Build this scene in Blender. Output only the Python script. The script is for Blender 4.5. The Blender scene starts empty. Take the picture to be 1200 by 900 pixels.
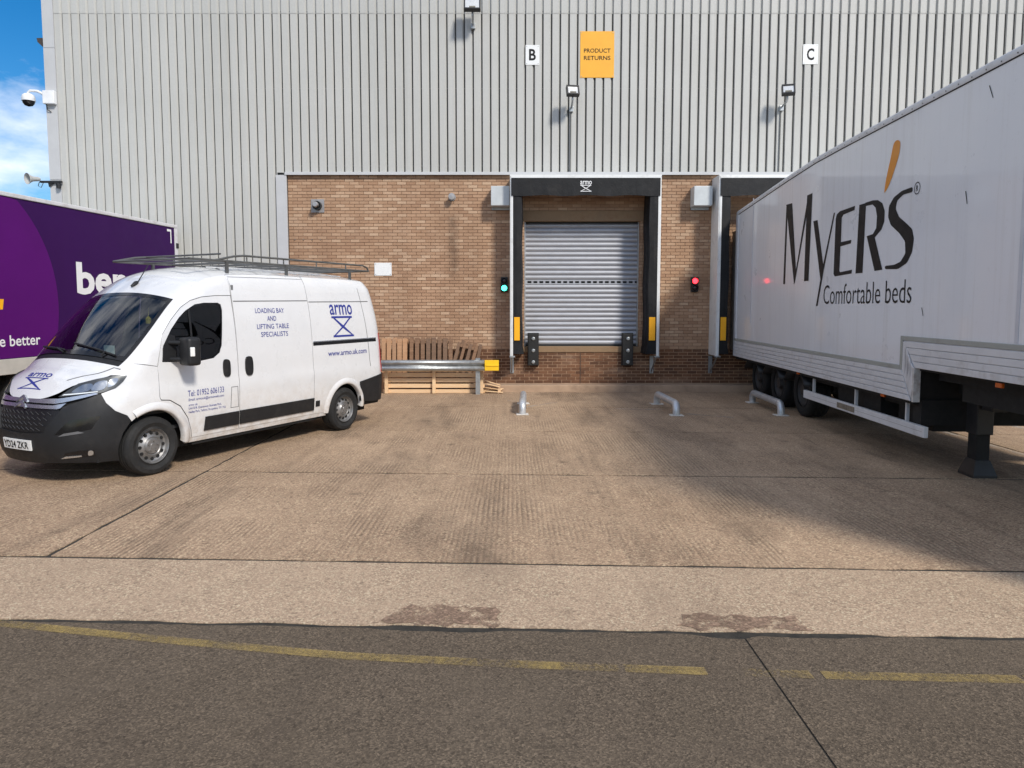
import bpy, bmesh, math, random
from mathutils import Vector, Matrix, noise
from mathutils.geometry import delaunay_2d_cdt
random.seed(7)
SC = bpy.context.scene
COL = SC.collection
R = math.radians

# ------------------------------------------------------------------ camera
cam_d = bpy.data.cameras.new('camera'); cam = bpy.data.objects.new('camera', cam_d); COL.objects.link(cam)
cam.location = (0, 0, 1.98); cam.rotation_euler = (R(90 - 4.5), 0, 0)
cam_d.sensor_width = 36; cam_d.lens = 832 / 1200 * 36; cam_d.shift_y = -0.02
cam_d.clip_start = .05; cam_d.clip_end = 3000
SC.camera = cam

# ------------------------------------------------------------------ sky and sun
SUN = Vector((-.70, 1.0, -1.0)).normalized()            # direction the light travels
w = bpy.data.worlds.new('World'); SC.world = w; w.use_nodes = True
nt = w.node_tree; nt.nodes.clear()
out = nt.nodes.new('ShaderNodeOutputWorld'); bg = nt.nodes.new('ShaderNodeBackground'); bg.inputs[1].default_value = .15
sky = nt.nodes.new('ShaderNodeTexSky'); sky.sky_type = 'NISHITA'; sky.sun_disc = False
sky.sun_elevation = R(39.3); sky.sun_rotation = math.atan2(.70, -1.0); sky.ozone_density = 4.0; sky.dust_density = .6; sky.air_density = 1.0
hs = nt.nodes.new('ShaderNodeHueSaturation'); hs.inputs['Saturation'].default_value = 1.4; hs.inputs['Value'].default_value = .52
tc = nt.nodes.new('ShaderNodeTexCoord'); mp = nt.nodes.new('ShaderNodeMapping'); mp.inputs['Scale'].default_value = (1, 1, 2.2)
mp.inputs['Location'].default_value = (.12, .55, .75)
nz = nt.nodes.new('ShaderNodeTexNoise'); nz.inputs['Scale'].default_value = 4.2; nz.inputs['Detail'].default_value = 7; nz.inputs['Roughness'].default_value = .56
cr = nt.nodes.new('ShaderNodeValToRGB'); cr.color_ramp.elements[0].position = .42; cr.color_ramp.elements[1].position = .66
cr.color_ramp.elements[1].color = (.9, .9, .9, 1)
mx = nt.nodes.new('ShaderNodeMix'); mx.data_type = 'RGBA'
mx.inputs[7].default_value = (5.6, 5.7, 6.0, 1)
L = nt.links.new
L(sky.outputs[0], hs.inputs['Color']); L(hs.outputs[0], mx.inputs[6]); L(tc.outputs['Generated'], mp.inputs[0]); L(mp.outputs[0], nz.inputs['Vector'])
L(nz.outputs[0], cr.inputs[0]); L(cr.outputs[0], mx.inputs[0]); L(mx.outputs[2], bg.inputs[0]); L(bg.outputs[0], out.inputs[0])
sl = bpy.data.lights.new('sun', 'SUN'); sl.energy = 2.2; sl.angle = R(9); sl.color = (1, .94, .85)
so = bpy.data.objects.new('sun', sl); COL.objects.link(so)
so.rotation_euler = (-SUN).to_track_quat('Z', 'Y').to_euler(); so.location = (20, -30, 25)
SC.view_settings.view_transform = 'Standard'; SC.view_settings.look = 'None'; SC.view_settings.exposure = 0.68; SC.view_settings.gamma = 1
SC.render.resolution_x = 1024; SC.render.resolution_y = 768

# ------------------------------------------------------------------ materials
def srgb(r, g, b):
    return tuple((c / 12.92 if c <= .04045 else ((c + .055) / 1.055) ** 2.4) for c in (r / 255, g / 255, b / 255))
MATS = {}
class N:                                                   # small node-tree helper
    def __init__(s, name):
        s.m = bpy.data.materials.new(name); s.m.use_nodes = True; s.t = s.m.node_tree; s.t.nodes.clear()
        s.out = s.n('ShaderNodeOutputMaterial'); s.p = s.n('ShaderNodeBsdfPrincipled'); s.l(s.p.outputs[0], s.out.inputs[0])
    def n(s, k, **kw):
        x = s.t.nodes.new(k)
        for a, b in kw.items(): setattr(x, a, b)
        return x
    def l(s, a, b): s.t.links.new(a, b)
    def pos(s, scale=(1, 1, 1), kind='world', loc=(0, 0, 0)):
        if kind == 'world': g = s.n('ShaderNodeNewGeometry').outputs['Position']
        else:
            c = s.n('ShaderNodeTexCoord').outputs['Object']; oi = s.n('ShaderNodeObjectInfo')
            mu = s.n('ShaderNodeMath', operation='MULTIPLY'); mu.inputs[1].default_value = 53; s.l(oi.outputs['Random'], mu.inputs[0])
            ad = s.n('ShaderNodeVectorMath', operation='ADD'); s.l(c, ad.inputs[0]); s.l(mu.outputs[0], ad.inputs[1]); g = ad.outputs[0]
        m = s.n('ShaderNodeMapping'); m.inputs['Scale'].default_value = scale; m.inputs['Location'].default_value = loc; s.l(g, m.inputs[0]); return m.outputs[0]
    def noise(s, vec, scale, detail=4, rough=.6):
        x = s.n('ShaderNodeTexNoise'); x.inputs['Scale'].default_value = scale; x.inputs['Detail'].default_value = detail; x.inputs['Roughness'].default_value = rough
        s.l(vec, x.inputs['Vector']); return x.outputs[0]
    def voro(s, vec, scale, out='Color'):
        x = s.n('ShaderNodeTexVoronoi'); x.inputs['Scale'].default_value = scale; s.l(vec, x.inputs['Vector']); return x.outputs[out]
    def ramp(s, f, stops):
        x = s.n('ShaderNodeValToRGB'); e = x.color_ramp.elements
        while len(e) < len(stops): e.new(.5)
        for i, (p, c) in enumerate(stops):
            e[i].position = p; c = c if isinstance(c, tuple) else (c, c, c); e[i].color = c[:3] + (1,)
        s.l(f, x.inputs[0]); return x.outputs[0]
    def mix(s, f, a, b, blend='MIX'):
        x = s.n('ShaderNodeMix', data_type='RGBA', blend_type=blend)
        for i, v in ((0, f), (6, a), (7, b)):
            if isinstance(v, tuple): x.inputs[i].default_value = v[:3] + (1,)
            elif isinstance(v, (int, float)): x.inputs[i].default_value = v if i == 0 else (v, v, v, 1)
            else: s.l(v, x.inputs[i])
        return x.outputs[2]
    def math(s, op, a, b=0.0):
        x = s.n('ShaderNodeMath', operation=op)
        for i, v in ((0, a), (1, b)):
            if isinstance(v, (int, float)): x.inputs[i].default_value = v
            else: s.l(v, x.inputs[i])
        return x.outputs[0]
    def bump(s, h, strength=.3, dist=.01, prev=None):
        b = s.n('ShaderNodeBump'); b.inputs['Strength'].default_value = strength; b.inputs['Distance'].default_value = dist
        s.l(h, b.inputs['Height'])
        if prev: s.l(prev, b.inputs['Normal'])
        return b.outputs[0]
    def set(s, **kw):
        for k, v in kw.items():
            i = s.p.inputs[k.replace('_', ' ')]
            if isinstance(v, tuple): i.default_value = v[:3] + (1,)
            elif isinstance(v, (int, float)): i.default_value = v
            else: s.l(v, i)
        return s.m

def pbr(name, col, rough=.55, metal=0.0, var=.10, vs=3.0, bump=0.0, bs=60, coat=0.0, dirt=None, spec=.5, kind='object'):
    "painted / metal / plastic surface with slight tonal variation, wear in the gloss and optional dirt patches"
    if name in MATS: return MATS[name]
    a = N(name); v = a.pos(kind=kind)
    f = a.noise(v, vs, 5, .62)
    lo = tuple(c * (1 - var) for c in col); hi = tuple(min(1, c * (1 + var)) for c in col)
    c = a.ramp(f, [(.3, lo), (.7, hi)])
    if dirt:
        dc, amt, ds = dirt
        df = a.noise(v, ds, 6, .68); dm = a.ramp(df, [(.52, 0.0), (.75, amt)]); c = a.mix(dm, c, dc)
    rr = a.ramp(a.noise(v, vs * 2.3, 4), [(.3, max(0, rough - .07)), (.7, min(1, rough + .07))])
    a.set(Base_Color=c, Roughness=rr, Metallic=metal, Coat_Weight=coat, Coat_Roughness=.06)
    a.p.inputs['Specular IOR Level'].default_value = spec
    if bump: a.set(Normal=a.bump(a.noise(v, bs, 3), bump, .01))
    MATS[name] = a.m; return a.m

def emit(name, col, strength, base=(.02, .02, .02)):
    a = N(name); a.set(Base_Color=base, Emission_Color=col, Emission_Strength=strength, Roughness=.3); MATS[name] = a.m; return a.m

def m_brick(name, stops, grime, rough=.85):
    a = N(name); g = a.n('ShaderNodeNewGeometry'); oi = a.n('ShaderNodeObjectInfo')
    r = a.math('FRACT', a.math('ADD', g.outputs['Random Per Island'], oi.outputs['Random']))
    c = a.ramp(r, stops); p = a.pos()
    c = a.mix(a.math('MULTIPLY', a.noise(p, 45, 5, .7), .55), c, tuple(x * .62 for x in stops[1][1]))
    st = a.ramp(a.noise(a.pos((1, 1, .45)), .9, 5, .6), [(.42, 0.0), (.72, .55)])
    c = a.mix(st, c, grime)
    pale = a.ramp(a.noise(a.pos((1, 1, 2.4), loc=(7, 0, 3)), 1.3, 4, .6), [(.55, 0.0), (.75, .28)])
    c = a.mix(pale, c, srgb(205, 180, 155))
    sx = a.n('ShaderNodeSeparateXYZ'); a.l(p, sx.inputs[0])          # damp run below the pipe vent
    ex = a.ramp(a.math('ABSOLUTE', a.math('ADD', sx.outputs[0], 1.40)), [(.03, 1.0), (.16, 0.0)]); ez = a.ramp(a.math('MULTIPLY', sx.outputs[2], .2), [(.50, 0.0), (.60, 1.0), (.80, 1.0), (.86, 0.0)])
    c = a.mix(a.math('MULTIPLY', a.math('MULTIPLY', ex, ez), a.ramp(a.noise(p, 6, 4), [(.3, .2), (.7, .8)])), c, srgb(84, 66, 52))
    a.set(Base_Color=c, Roughness=rough, Normal=a.bump(a.noise(p, 140, 4), .35, .006)); MATS[name] = a.m; return a.m

def m_concrete(name, lo, hi, stone, groove=1.0, stain=.55, speck=.5, cells=50, ragged=False):
    a = N(name); p = a.pos()
    c = a.ramp(a.noise(p, .55, 6, .62), [(.32, lo), (.68, hi)])
    c = a.mix(a.ramp(a.noise(p, 3.5, 6, .7), [(.4, .0), (.75, .30)]), c, tuple(x * .62 for x in lo))
    # exposed stones: tiny cells of mixed colour
    cell = a.voro(p, cells, 'Color'); sep = a.n('ShaderNodeSeparateColor'); a.l(cell, sep.inputs[0])
    sc = a.ramp(sep.outputs[0], [(0.0, tuple(x * .22 for x in stone)), (.22, tuple(x * .62 for x in stone)), (.55, stone), (.82, tuple(min(1, x * 1.5) for x in stone)), (1.0, tuple(min(.8, x * 2.4) for x in stone))])
    c = a.mix(a.math('MULTIPLY', a.ramp(a.noise(p, 1.6, 4), [(.3, .55), (.65, 1.0)]), speck), c, sc)
    cell2 = a.voro(p, cells * .55, 'Color'); sep2 = a.n('ShaderNodeSeparateColor'); a.l(cell2, sep2.inputs[0])
    c = a.mix(a.math('MULTIPLY', a.ramp(sep2.outputs[1], [(.93, 0.0), (.97, 1.0)]), speck * .9), c, tuple(x * .35 for x in stone))
    # dark oily stains and drag marks along the bay
    s1 = a.ramp(a.noise(a.pos((1, .32, 1), loc=(3.1, 0, 0)), .8, 6, .66), [(.52, 0.0), (.72, stain)])
    c = a.mix(s1, c, srgb(62, 52, 45))
    s2 = a.ramp(a.noise(a.pos((1.6, .13, 1), loc=(.7, 2, 0)), 1.5, 5, .7), [(.56, 0.0), (.76, stain * .75)])
    c = a.mix(s2, c, srgb(70, 60, 53))
    # brushed / tamped grooves running towards the dock
    sx = a.n('ShaderNodeSeparateXYZ'); a.l(a.pos(), sx.inputs[0])
    ph = a.math('ADD', a.math('MULTIPLY', sx.outputs[0], 2 * math.pi / .047), a.math('MULTIPLY', a.noise(a.pos((1, .12, 1)), 3.0, 3), 9.0))
    gv = a.math('MULTIPLY', a.math('ADD', a.math('SINE', ph), 1.0), .5)
    gm = a.ramp(gv, [(.05, 1.0), (.55, 0.0)])
    gp = a.ramp(a.noise(a.pos((1, .5, 1), loc=(1.7, 0, 0)), .9, 5, .7), [(.45, .0), (.66, 1.0)])
    gf = a.math('MULTIPLY', a.math('MULTIPLY', gm, gp), .62 * groove)
    c = a.mix(gf, c, tuple(x * .45 for x in lo))
    st = a.ramp(a.noise(a.pos((1, .05, 1), loc=(4, 0, 0)), 7, 4, .6), [(.5, 0.0), (.8, .35 * groove)])
    c = a.mix(st, c, tuple(x * .5 for x in lo))
    drip = a.ramp(a.voro(a.pos((1, 1, 1), loc=(.3, .6, 0)), 1.15, 'Distance'), [(.03, .8), (.11, 0.0)])
    c = a.mix(a.math('MULTIPLY', drip, a.math('MULTIPLY', a.noise(p, 9, 4), stain * 1.4)), c, srgb(48, 40, 36))
    n1 = a.bump(a.voro(p, cells, 'Distance'), .45, .004)
    n2 = a.bump(a.math('MULTIPLY', gv, gp), .5 * groove, .012, n1)
    a.set(Base_Color=c, Roughness=a.ramp(a.noise(p, 5, 3), [(.3, .78), (.7, .95)]), Normal=n2)
    a.p.inputs['Specular IOR Level'].default_value = .25
    if ragged: a.set(Alpha=a.ramp(a.noise(p, 7, 6, .75), [(.40, 0.0), (.52, .9)]))
    MATS[name] = a.m; return a.m

def m_wood(name, lo, hi, grey):
    a = N(name); v = a.pos((1, 9, 9), kind='object')
    oi = a.n('ShaderNodeObjectInfo')
    c = a.ramp(a.noise(v, 4, 5, .65), [(.3, lo), (.7, hi)])
    c = a.mix(a.math('MULTIPLY', oi.outputs['Random'], .6), c, grey)
    a.set(Base_Color=c, Roughness=.8, Normal=a.bump(a.noise(v, 14, 4), .3, .01)); MATS[name] = a.m; return a.m

def m_paintline(name, col, keep):
    "worn road paint: flakes away where the noise is low"
    a = N(name); p = a.pos()
    f = a.math('ADD', a.math('MULTIPLY', a.noise(p, 46, 5, .75), .62), a.math('MULTIPLY', a.noise(p, 2.2, 3), .52))
    m = a.ramp(f, [(keep - .10, 0.0), (keep + .12, .58)])
    c = a.mix(a.noise(p, 12, 4), col, tuple(x * .6 for x in col))
    a.set(Base_Color=c, Roughness=.8, Alpha=m); MATS[name] = a.m; return a.m

def m_glass(name, tint, gloss=.0, fr=1.5):
    a = N(name); a.t.nodes.remove(a.p)
    t = a.n('ShaderNodeBsdfTransparent'); t.inputs[0].default_value = tint + (1,)
    g = a.n('ShaderNodeBsdfGlossy'); g.inputs['Roughness'].default_value = .015
    f = a.n('ShaderNodeFresnel'); f.inputs[0].default_value = fr
    x = a.n('ShaderNodeMixShader'); a.l(a.math('ADD', f.outputs[0], gloss), x.inputs[0]); a.l(t.outputs[0], x.inputs[1]); a.l(g.outputs[0], x.inputs[2]); a.l(x.outputs[0], a.out.inputs[0])
    MATS[name] = a.m; return a.m

# ------------------------------------------------------------------ mesh helpers
def bx(bm, x0, x1, y0, y1, z0, z1, M=None):
    vs = [bm.verts.new((M @ Vector(c)) if M else c) for c in ((x0, y0, z0), (x1, y0, z0), (x1, y1, z0), (x0, y1, z0), (x0, y0, z1), (x1, y0, z1), (x1, y1, z1), (x0, y1, z1))]
    for f in ((0, 3, 2, 1), (4, 5, 6, 7), (0, 1, 5, 4), (1, 2, 6, 5), (2, 3, 7, 6), (3, 0, 4, 7)): bm.faces.new([vs[i] for i in f])
def ring(c, d, r, n, up=None):
    d = d.normalized(); a = d.orthogonal() if up is None else up.cross(d)
    if a.length < 1e-6: a = d.orthogonal()
    a.normalize(); b = d.cross(a)
    return [c + a * (math.cos(2 * math.pi * i / n) * r) + b * (math.sin(2 * math.pi * i / n) * r) for i in range(n)]
def tube(bm, pts, r, n=8, caps=True):
    pts = [Vector(p) for p in pts]; rr = r if isinstance(r, (list, tuple)) else [r] * len(pts)
    rows = []; ref = None
    for i, p in enumerate(pts):
        d = (pts[min(i + 1, len(pts) - 1)] - pts[max(i - 1, 0)]).normalized()
        if ref is None: ref = d.orthogonal().normalized()
        a = (ref - d * ref.dot(d)); a = a.normalized() if a.length > 1e-6 else d.orthogonal().normalized()
        ref = a; b = d.cross(a)
        rows.append([bm.verts.new(p + a * (math.cos(2 * math.pi * k / n) * rr[i]) + b * (math.sin(2 * math.pi * k / n) * rr[i])) for k in range(n)])
    for A, B in zip(rows, rows[1:]):
        for k in range(n): bm.faces.new((A[k], A[(k + 1) % n], B[(k + 1) % n], B[k]))
    if caps: bm.faces.new(rows[0][::-1]); bm.faces.new(rows[-1])
def lathe(bm, prof, c, axis, n=32, close=False):
    "prof: (distance along axis, radius)"
    axis = Vector(axis).normalized(); a = axis.orthogonal().normalized(); b = axis.cross(a); c = Vector(c); rows = []
    for t, r in prof:
        rows.append([bm.verts.new(c + axis * t + (a * math.cos(2 * math.pi * k / n) + b * math.sin(2 * math.pi * k / n)) * max(r, 1e-4)) for k in range(n)])
    for A, B in zip(rows, rows[1:]):
        for k in range(n): bm.faces.new((A[k], A[(k + 1) % n], B[(k + 1) % n], B[k]))
    if close: bm.faces.new(rows[0][::-1]); bm.faces.new(rows[-1])
def prism(bm, pts, vec):
    "closed outline of 3D points pushed along vec"
    vec = Vector(vec); a = [bm.verts.new(Vector(p)) for p in pts]; b = [bm.verts.new(Vector(p) + vec) for p in pts]
    bm.faces.new(a); bm.faces.new(b[::-1]); n = len(a)
    for i in range(n): bm.faces.new((a[i], b[i], b[(i + 1) % n], a[(i + 1) % n]))
def arc(c, r, a0, a1, n): return [(c[0] + r * math.cos(R(a0 + (a1 - a0) * i / n)), c[1] + r * math.sin(R(a0 + (a1 - a0) * i / n))) for i in range(n + 1)]

def mesh_of(bm, smooth=None, bevel=0, seg=2):
    bmesh.ops.recalc_face_normals(bm, faces=bm.faces)
    if bevel:
        es = [e for e in bm.edges if len(e.link_faces) == 2 and e.calc_face_angle(0) > R(35)]
        bmesh.ops.bevel(bm, geom=es, offset=bevel, segments=seg, profile=.6, affect='EDGES', clamp_overlap=True)
    me = bpy.data.meshes.new('mesh'); bm.to_mesh(me); bm.free()
    if smooth is not None:
        for p in me.polygons: p.use_smooth = True
        me.set_sharp_from_angle(angle=R(smooth))
    return me
def obj(name, bm, mat, parent=None, smooth=None, bevel=0, seg=2, loc=None, rot=None, kind=None, label=None):
    me = mesh_of(bm, smooth, bevel, seg) if isinstance(bm, bmesh.types.BMesh) else bm
    if mat and not me.materials: me.materials.append(mat)
    o = bpy.data.objects.new(name, me); COL.objects.link(o)
    if parent: o.parent = parent
    if loc: o.location = loc
    if rot: o.rotation_euler = rot
    if kind: o['kind'] = kind
    if label: o['label'] = label
    return o
def box(name, mat, parent, *d, bevel=0, **kw):
    bm = bmesh.new(); bx(bm, *d); return obj(name, bm, mat, parent, bevel=bevel, **kw)
def thing(name, label, cat, loc=(0, 0, 0), rz=0, group=None):
    o = bpy.data.objects.new(name, None); COL.objects.link(o); o.location = loc; o.rotation_euler = (0, 0, rz); o.empty_display_size = .2
    return tag(o, label, cat, group)
def tag(o, label, cat, group=None):
    o['label'] = label; o['category'] = cat
    if group: o['group'] = group
    return o
def dup(root, loc, label, rz=None, group=None):
    r = root.copy(); COL.objects.link(r); r.location = loc; r['label'] = label
    if rz is not None: r.rotation_euler = (0, 0, rz)
    if group: r['group'] = group
    for ch in list(root.children):
        c = ch.copy(); COL.objects.link(c); c.parent = r
        for g in list(ch.children):
            d = g.copy(); COL.objects.link(d); d.parent = c
    return r

def inside(p, poly):
    x, y = p; c = False
    for i in range(len(poly)):
        (x1, y1), (x2, y2) = poly[i - 1], poly[i]
        if (y1 > y) != (y2 > y) and x < (x2 - x1) * (y - y1) / (y2 - y1) + x1: c = not c
    return c
def subdiv(poly, sp):
    r = []
    for i in range(len(poly)):
        a, b = poly[i], poly[(i + 1) % len(poly)]; n = max(1, int(math.hypot(b[0] - a[0], b[1] - a[1]) / sp))
        r += [(a[0] + (b[0] - a[0]) * k / n, a[1] + (b[1] - a[1]) * k / n) for k in range(n)]
    return r
def seg_d(p, a, b):
    ax, ay = a; dx, dy = b[0] - ax, b[1] - ay; l = dx * dx + dy * dy
    t = 0 if l == 0 else max(0, min(1, ((p[0] - ax) * dx + (p[1] - ay) * dy) / l))
    return math.hypot(p[0] - ax - t * dx, p[1] - ay - t * dy)
def tri2d(poly, holes=(), sp=.08):
    "triangulate a 2-D outline with holes, with interior points so that it can bend"
    loops = [subdiv(poly, sp)] + [subdiv(h, sp) for h in holes]
    V = []; E = []
    for lp in loops:
        b = len(V); V += lp; E += [(b + i, b + (i + 1) % len(lp)) for i in range(len(lp))]
    xs = [p[0] for p in poly]; ys = [p[1] for p in poly]
    x = min(xs) + sp * .5
    while x < max(xs):
        y = min(ys) + sp * .5
        while y < max(ys):
            p = (x, y)
            if inside(p, poly) and not any(inside(p, h) for h in holes):
                if all(seg_d(p, lp[i - 1], lp[i]) > sp * .45 for lp in loops for i in range(len(lp)) if abs(lp[i][0] - x) < sp * 2 and abs(lp[i][1] - y) < sp * 2): V.append(p)
            y += sp
        x += sp
    v, e, f, *_ = delaunay_2d_cdt([Vector(p) for p in V], E, [], 1, 1e-6)
    F = []
    for t in f:
        c = (sum(v[i][0] for i in t) / 3, sum(v[i][1] for i in t) / 3)
        if inside(c, poly) and not any(inside(c, h) for h in holes): F.append(t)
    return [tuple(p) for p in v], F
def patch(bm, poly, fn, holes=(), sp=.08, rim=0.0, fn_in=None):
    v, f = tri2d(poly, holes, sp)
    used = sorted({i for t in f for i in t}); mp = {i: bm.verts.new(fn(*v[i])) for i in used}
    fs = []
    for t in f:
        try: fs.append(bm.faces.new([mp[i] for i in t]))
        except ValueError: pass
    if fn_in:                                              # edge return towards the inside
        ed = {}
        for t in f:
            for a, b in ((t[0], t[1]), (t[1], t[2]), (t[2], t[0])):
                k = (min(a, b), max(a, b)); ed[k] = ed.get(k, 0) + 1
        inn = {}
        for (a, b), c in ed.items():
            if c == 1:
                for i in (a, b):
                    if i not in inn: inn[i] = bm.verts.new(fn_in(*v[i]))
                try: bm.faces.new((mp[a], mp[b], inn[b], inn[a]))
                except ValueError: pass
def text2d(s, width, height, bold=0.0, space=1.0):
    "flat lettering as 2-D triangles fitted to width x height"
    cu = bpy.data.curves.new('t', 'FONT'); cu.body = s; cu.resolution_u = 3; cu.offset = bold; cu.space_character = space; cu.align_x = 'LEFT'
    o = bpy.data.objects.new('t', cu); COL.objects.link(o); bpy.context.view_layer.update()
    me = bpy.data.meshes.new_from_object(o.evaluated_get(bpy.context.evaluated_depsgraph_get()))
    V = [(v.co.x, v.co.y) for v in me.vertices]; F = [tuple(p.vertices) for p in me.polygons]
    bpy.data.objects.remove(o); bpy.data.curves.remove(cu); bpy.data.meshes.remove(me)
    x0 = min(v[0] for v in V); x1 = max(v[0] for v in V); y0 = min(v[1] for v in V); y1 = max(v[1] for v in V)
    return [((x - x0) / (x1 - x0) * width, (y - y0) / (y1 - y0) * height) for x, y in V], F
def flat(bm, V, F, fn):
    vs = [bm.verts.new(fn(*p)) for p in V]
    for f in F:
        try: bm.faces.new([vs[i] for i in f])
        except ValueError: pass
def letters(name, s, w_, h_, fn, mat, parent, bold=0.0, label=None, lines=None):
    bm = bmesh.new(); V, F = text2d(s, w_, h_, bold); flat(bm, V, F, fn)
    me = bpy.data.meshes.new('letters'); bm.to_mesh(me); bm.free()
    return obj(name, me, mat, parent, label=label)
def polys(name, plist, fn, mat, parent, sp=.5, label=None):
    bm = bmesh.new()
    for p in plist: patch(bm, p, fn, sp=sp)
    me = bpy.data.meshes.new('poly'); bm.to_mesh(me); bm.free(); return obj(name, me, mat, parent, label=label)
def scissor_logo(w_, h_):
    "the word above a bar, crossed scissor arms and a base bar, in a w x h field: 2-D outlines"
    def q(*p): return [(a * w_, b * h_) for a, b in p]
    return [q((0, .545), (1, .545), (1, .60), (0, .60)), q((.02, 0), (1.02, 0), (1.02, .055), (.02, .055)),
            q((.07, .545), (.16, .545), (.58, .30), (.97, .055), (.90, .055), (.45, .28)), q((.93, .545), (.84, .545), (.50, .315), (.06, .055), (.14, .055), (.56, .29))]
# ================================================================== materials in use
GALV = pbr('galvanised steel', (.42, .44, .45), .42, .75, .18, 9, dirt=((.16, .15, .14), .4, 6))
BLACK = pbr('black rubber', (.012, .012, .012), .62, 0, .25, 5, .15, 80)
BLACKM = pbr('black painted metal', (.02, .02, .021), .45, .1, .2, 6)
WHITEP = pbr('white coated steel', (.74, .75, .74), .42, 0, .05, 4, dirt=((.3, .27, .23), .35, 5))
_a = N('pale grey cladding'); _p = _a.pos(); _o = _a.n('ShaderNodeObjectInfo')
_c = _a.ramp(_a.noise(_p, .8, 5, .6), [(.3, (.45, .45, .425)), (.7, (.495, .495, .47))])
_c = _a.mix(_a.math('MULTIPLY', _o.outputs['Random'], .35), _c, (.515, .515, .49))
_c = _a.mix(_a.ramp(_a.noise(_a.pos((7, 7, .16)), 1.3, 5, .65), [(.52, 0.0), (.80, .34)]), _c, (.34, .335, .30))   # run-off streaks
_c = _a.mix(_a.ramp(_a.noise(_p, 26, 3, .7), [(.45, 0.0), (.8, .22)]), _c, (.33, .33, .31))
_a.set(Base_Color=_c, Roughness=_a.ramp(_a.noise(_p, 3, 4), [(.3, .42), (.7, .58)]), Normal=_a.bump(_a.noise(_p, 2.2, 3), .12, .02)); CLAD = MATS['pale grey cladding'] = _a.m
TRIM = pbr('cladding trim', (.50, .505, .51), .45, 0, .05, 2)
DARK = pbr('dark underside', (.008, .008, .008), .8, 0, .2, 5)
MORT1 = pbr('brown mortar', srgb(138, 110, 88), .95, 0, .2, 6, kind='world'); MORT2 = pbr('pale mortar', srgb(196, 164, 134), .95, 0, .2, 6, kind='world')
BRICK1 = m_brick('buff brick', [(0, srgb(168, 131, 103)), (.35, srgb(181, 145, 115)), (.7, srgb(190, 154, 124)), (1, srgb(212, 182, 152))], srgb(140, 110, 86))
BRICK2 = m_brick('dark brown brick', [(0, srgb(88, 58, 40)), (.5, srgb(112, 76, 52)), (1, srgb(136, 96, 68))], srgb(78, 54, 40))
CONC_BAY = m_concrete('bay concrete', srgb(150, 126, 103), srgb(186, 160, 133), srgb(170, 143, 117), speck=.55, stain=.6, cells=78)
CONC_STRIP = m_concrete('pale strip concrete', srgb(166, 144, 121), srgb(186, 162, 137), srgb(174, 150, 126), groove=.12, stain=.25, speck=.50, cells=95)
CONC_ROAD = m_concrete('road concrete', srgb(90, 79, 66), srgb(105, 93, 79), srgb(97, 85, 71), groove=.06, stain=.3, speck=.58, cells=115)
CONC_PATCH = m_concrete('repair patch', srgb(132, 108, 90), srgb(158, 134, 114), srgb(140, 116, 98), groove=0, stain=.3, cells=60, ragged=True)
SOIL = pbr('joint dirt', (.03, .026, .02), .95, 0, .5, 12, kind='world')
KERBM = pbr('kerb concrete', srgb(172, 146, 122), .9, 0, .12, 3, .3, 90, dirt=(srgb(110, 90, 74), .6, 2.2), kind='world')
LINTM = pbr('lintel concrete', srgb(142, 117, 90), .9, 0, .12, 4, .3, 90, dirt=(srgb(112, 78, 52), .7, 4))  # base colour darkened to carry the canopy's shadow on the lintel
SLATM = pbr('shutter slat', (.40, .41, .44), .45, .35, .06, 3, dirt=((.3, .3, .3), .3, 5))
YELP = pbr('yellow plastic', srgb(250, 178, 20), .5, 0, .06, 5)
YELR = pbr('yellow paint', srgb(246, 196, 24), .5, 0, .08, 5)
SIGNW = pbr('white sign plate', (.80, .81, .80), .4, 0, .03, 4); SIGNY = pbr('amber sign plate', srgb(238, 172, 48), .42, 0, .04, 4)
INK = pbr('black ink', (.012, .012, .013), .5, 0, .05, 4, spec=.2); INKB = pbr('blue ink', srgb(48, 58, 140), .45, 0, .05, 4); INKW = pbr('white ink', (.82, .82, .82), .5, 0, .03, 4)
WOODL = m_wood('fresh pine', srgb(220, 180, 132), srgb(240, 212, 172), srgb(212, 178, 142)); WOODD = m_wood('weathered pine', srgb(112, 82, 60), srgb(154, 120, 92), srgb(100, 84, 72))
WOODR = m_wood('reddish pine', srgb(172, 128, 92), srgb(200, 158, 120), srgb(150, 120, 96))

# ================================================================== ground
SK = -.042
ground = box('ground', SOIL, None, -300, 300, -150, 400, -.6, -.008); ground['kind'] = 'structure'
def slab(name, mat, poly, z1, parent=None, z0=-.05):
    bm = bmesh.new(); prism(bm, [(x, y, z0) for x, y in poly], (0, 0, z1 - z0)); return obj(name, bm, mat, parent)
def line(y0, xa, xb, jit=0.0, step=.12, seed=0, side=0.0):
    n = max(1, int((xb - xa) / step)) if jit else 1; r = []
    for i in range(n + 1):
        x = xa + (xb - xa) * i / n
        j = noise.noise(Vector((x * 2.3, seed, 0))) * jit + noise.noise(Vector((x * 9, seed + 5, 0))) * jit * .5 if jit else 0
        r.append((x, y0 + SK * x + j + (side(x) if callable(side) else side)))
    return r
apron = bpy.data.objects.new('apron', None); COL.objects.link(apron); apron['kind'] = 'structure'
GX = [-14, -3.715, 7.0, 18]; GY = [5.37, 8.33, 11.3, 14.1]
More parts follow.
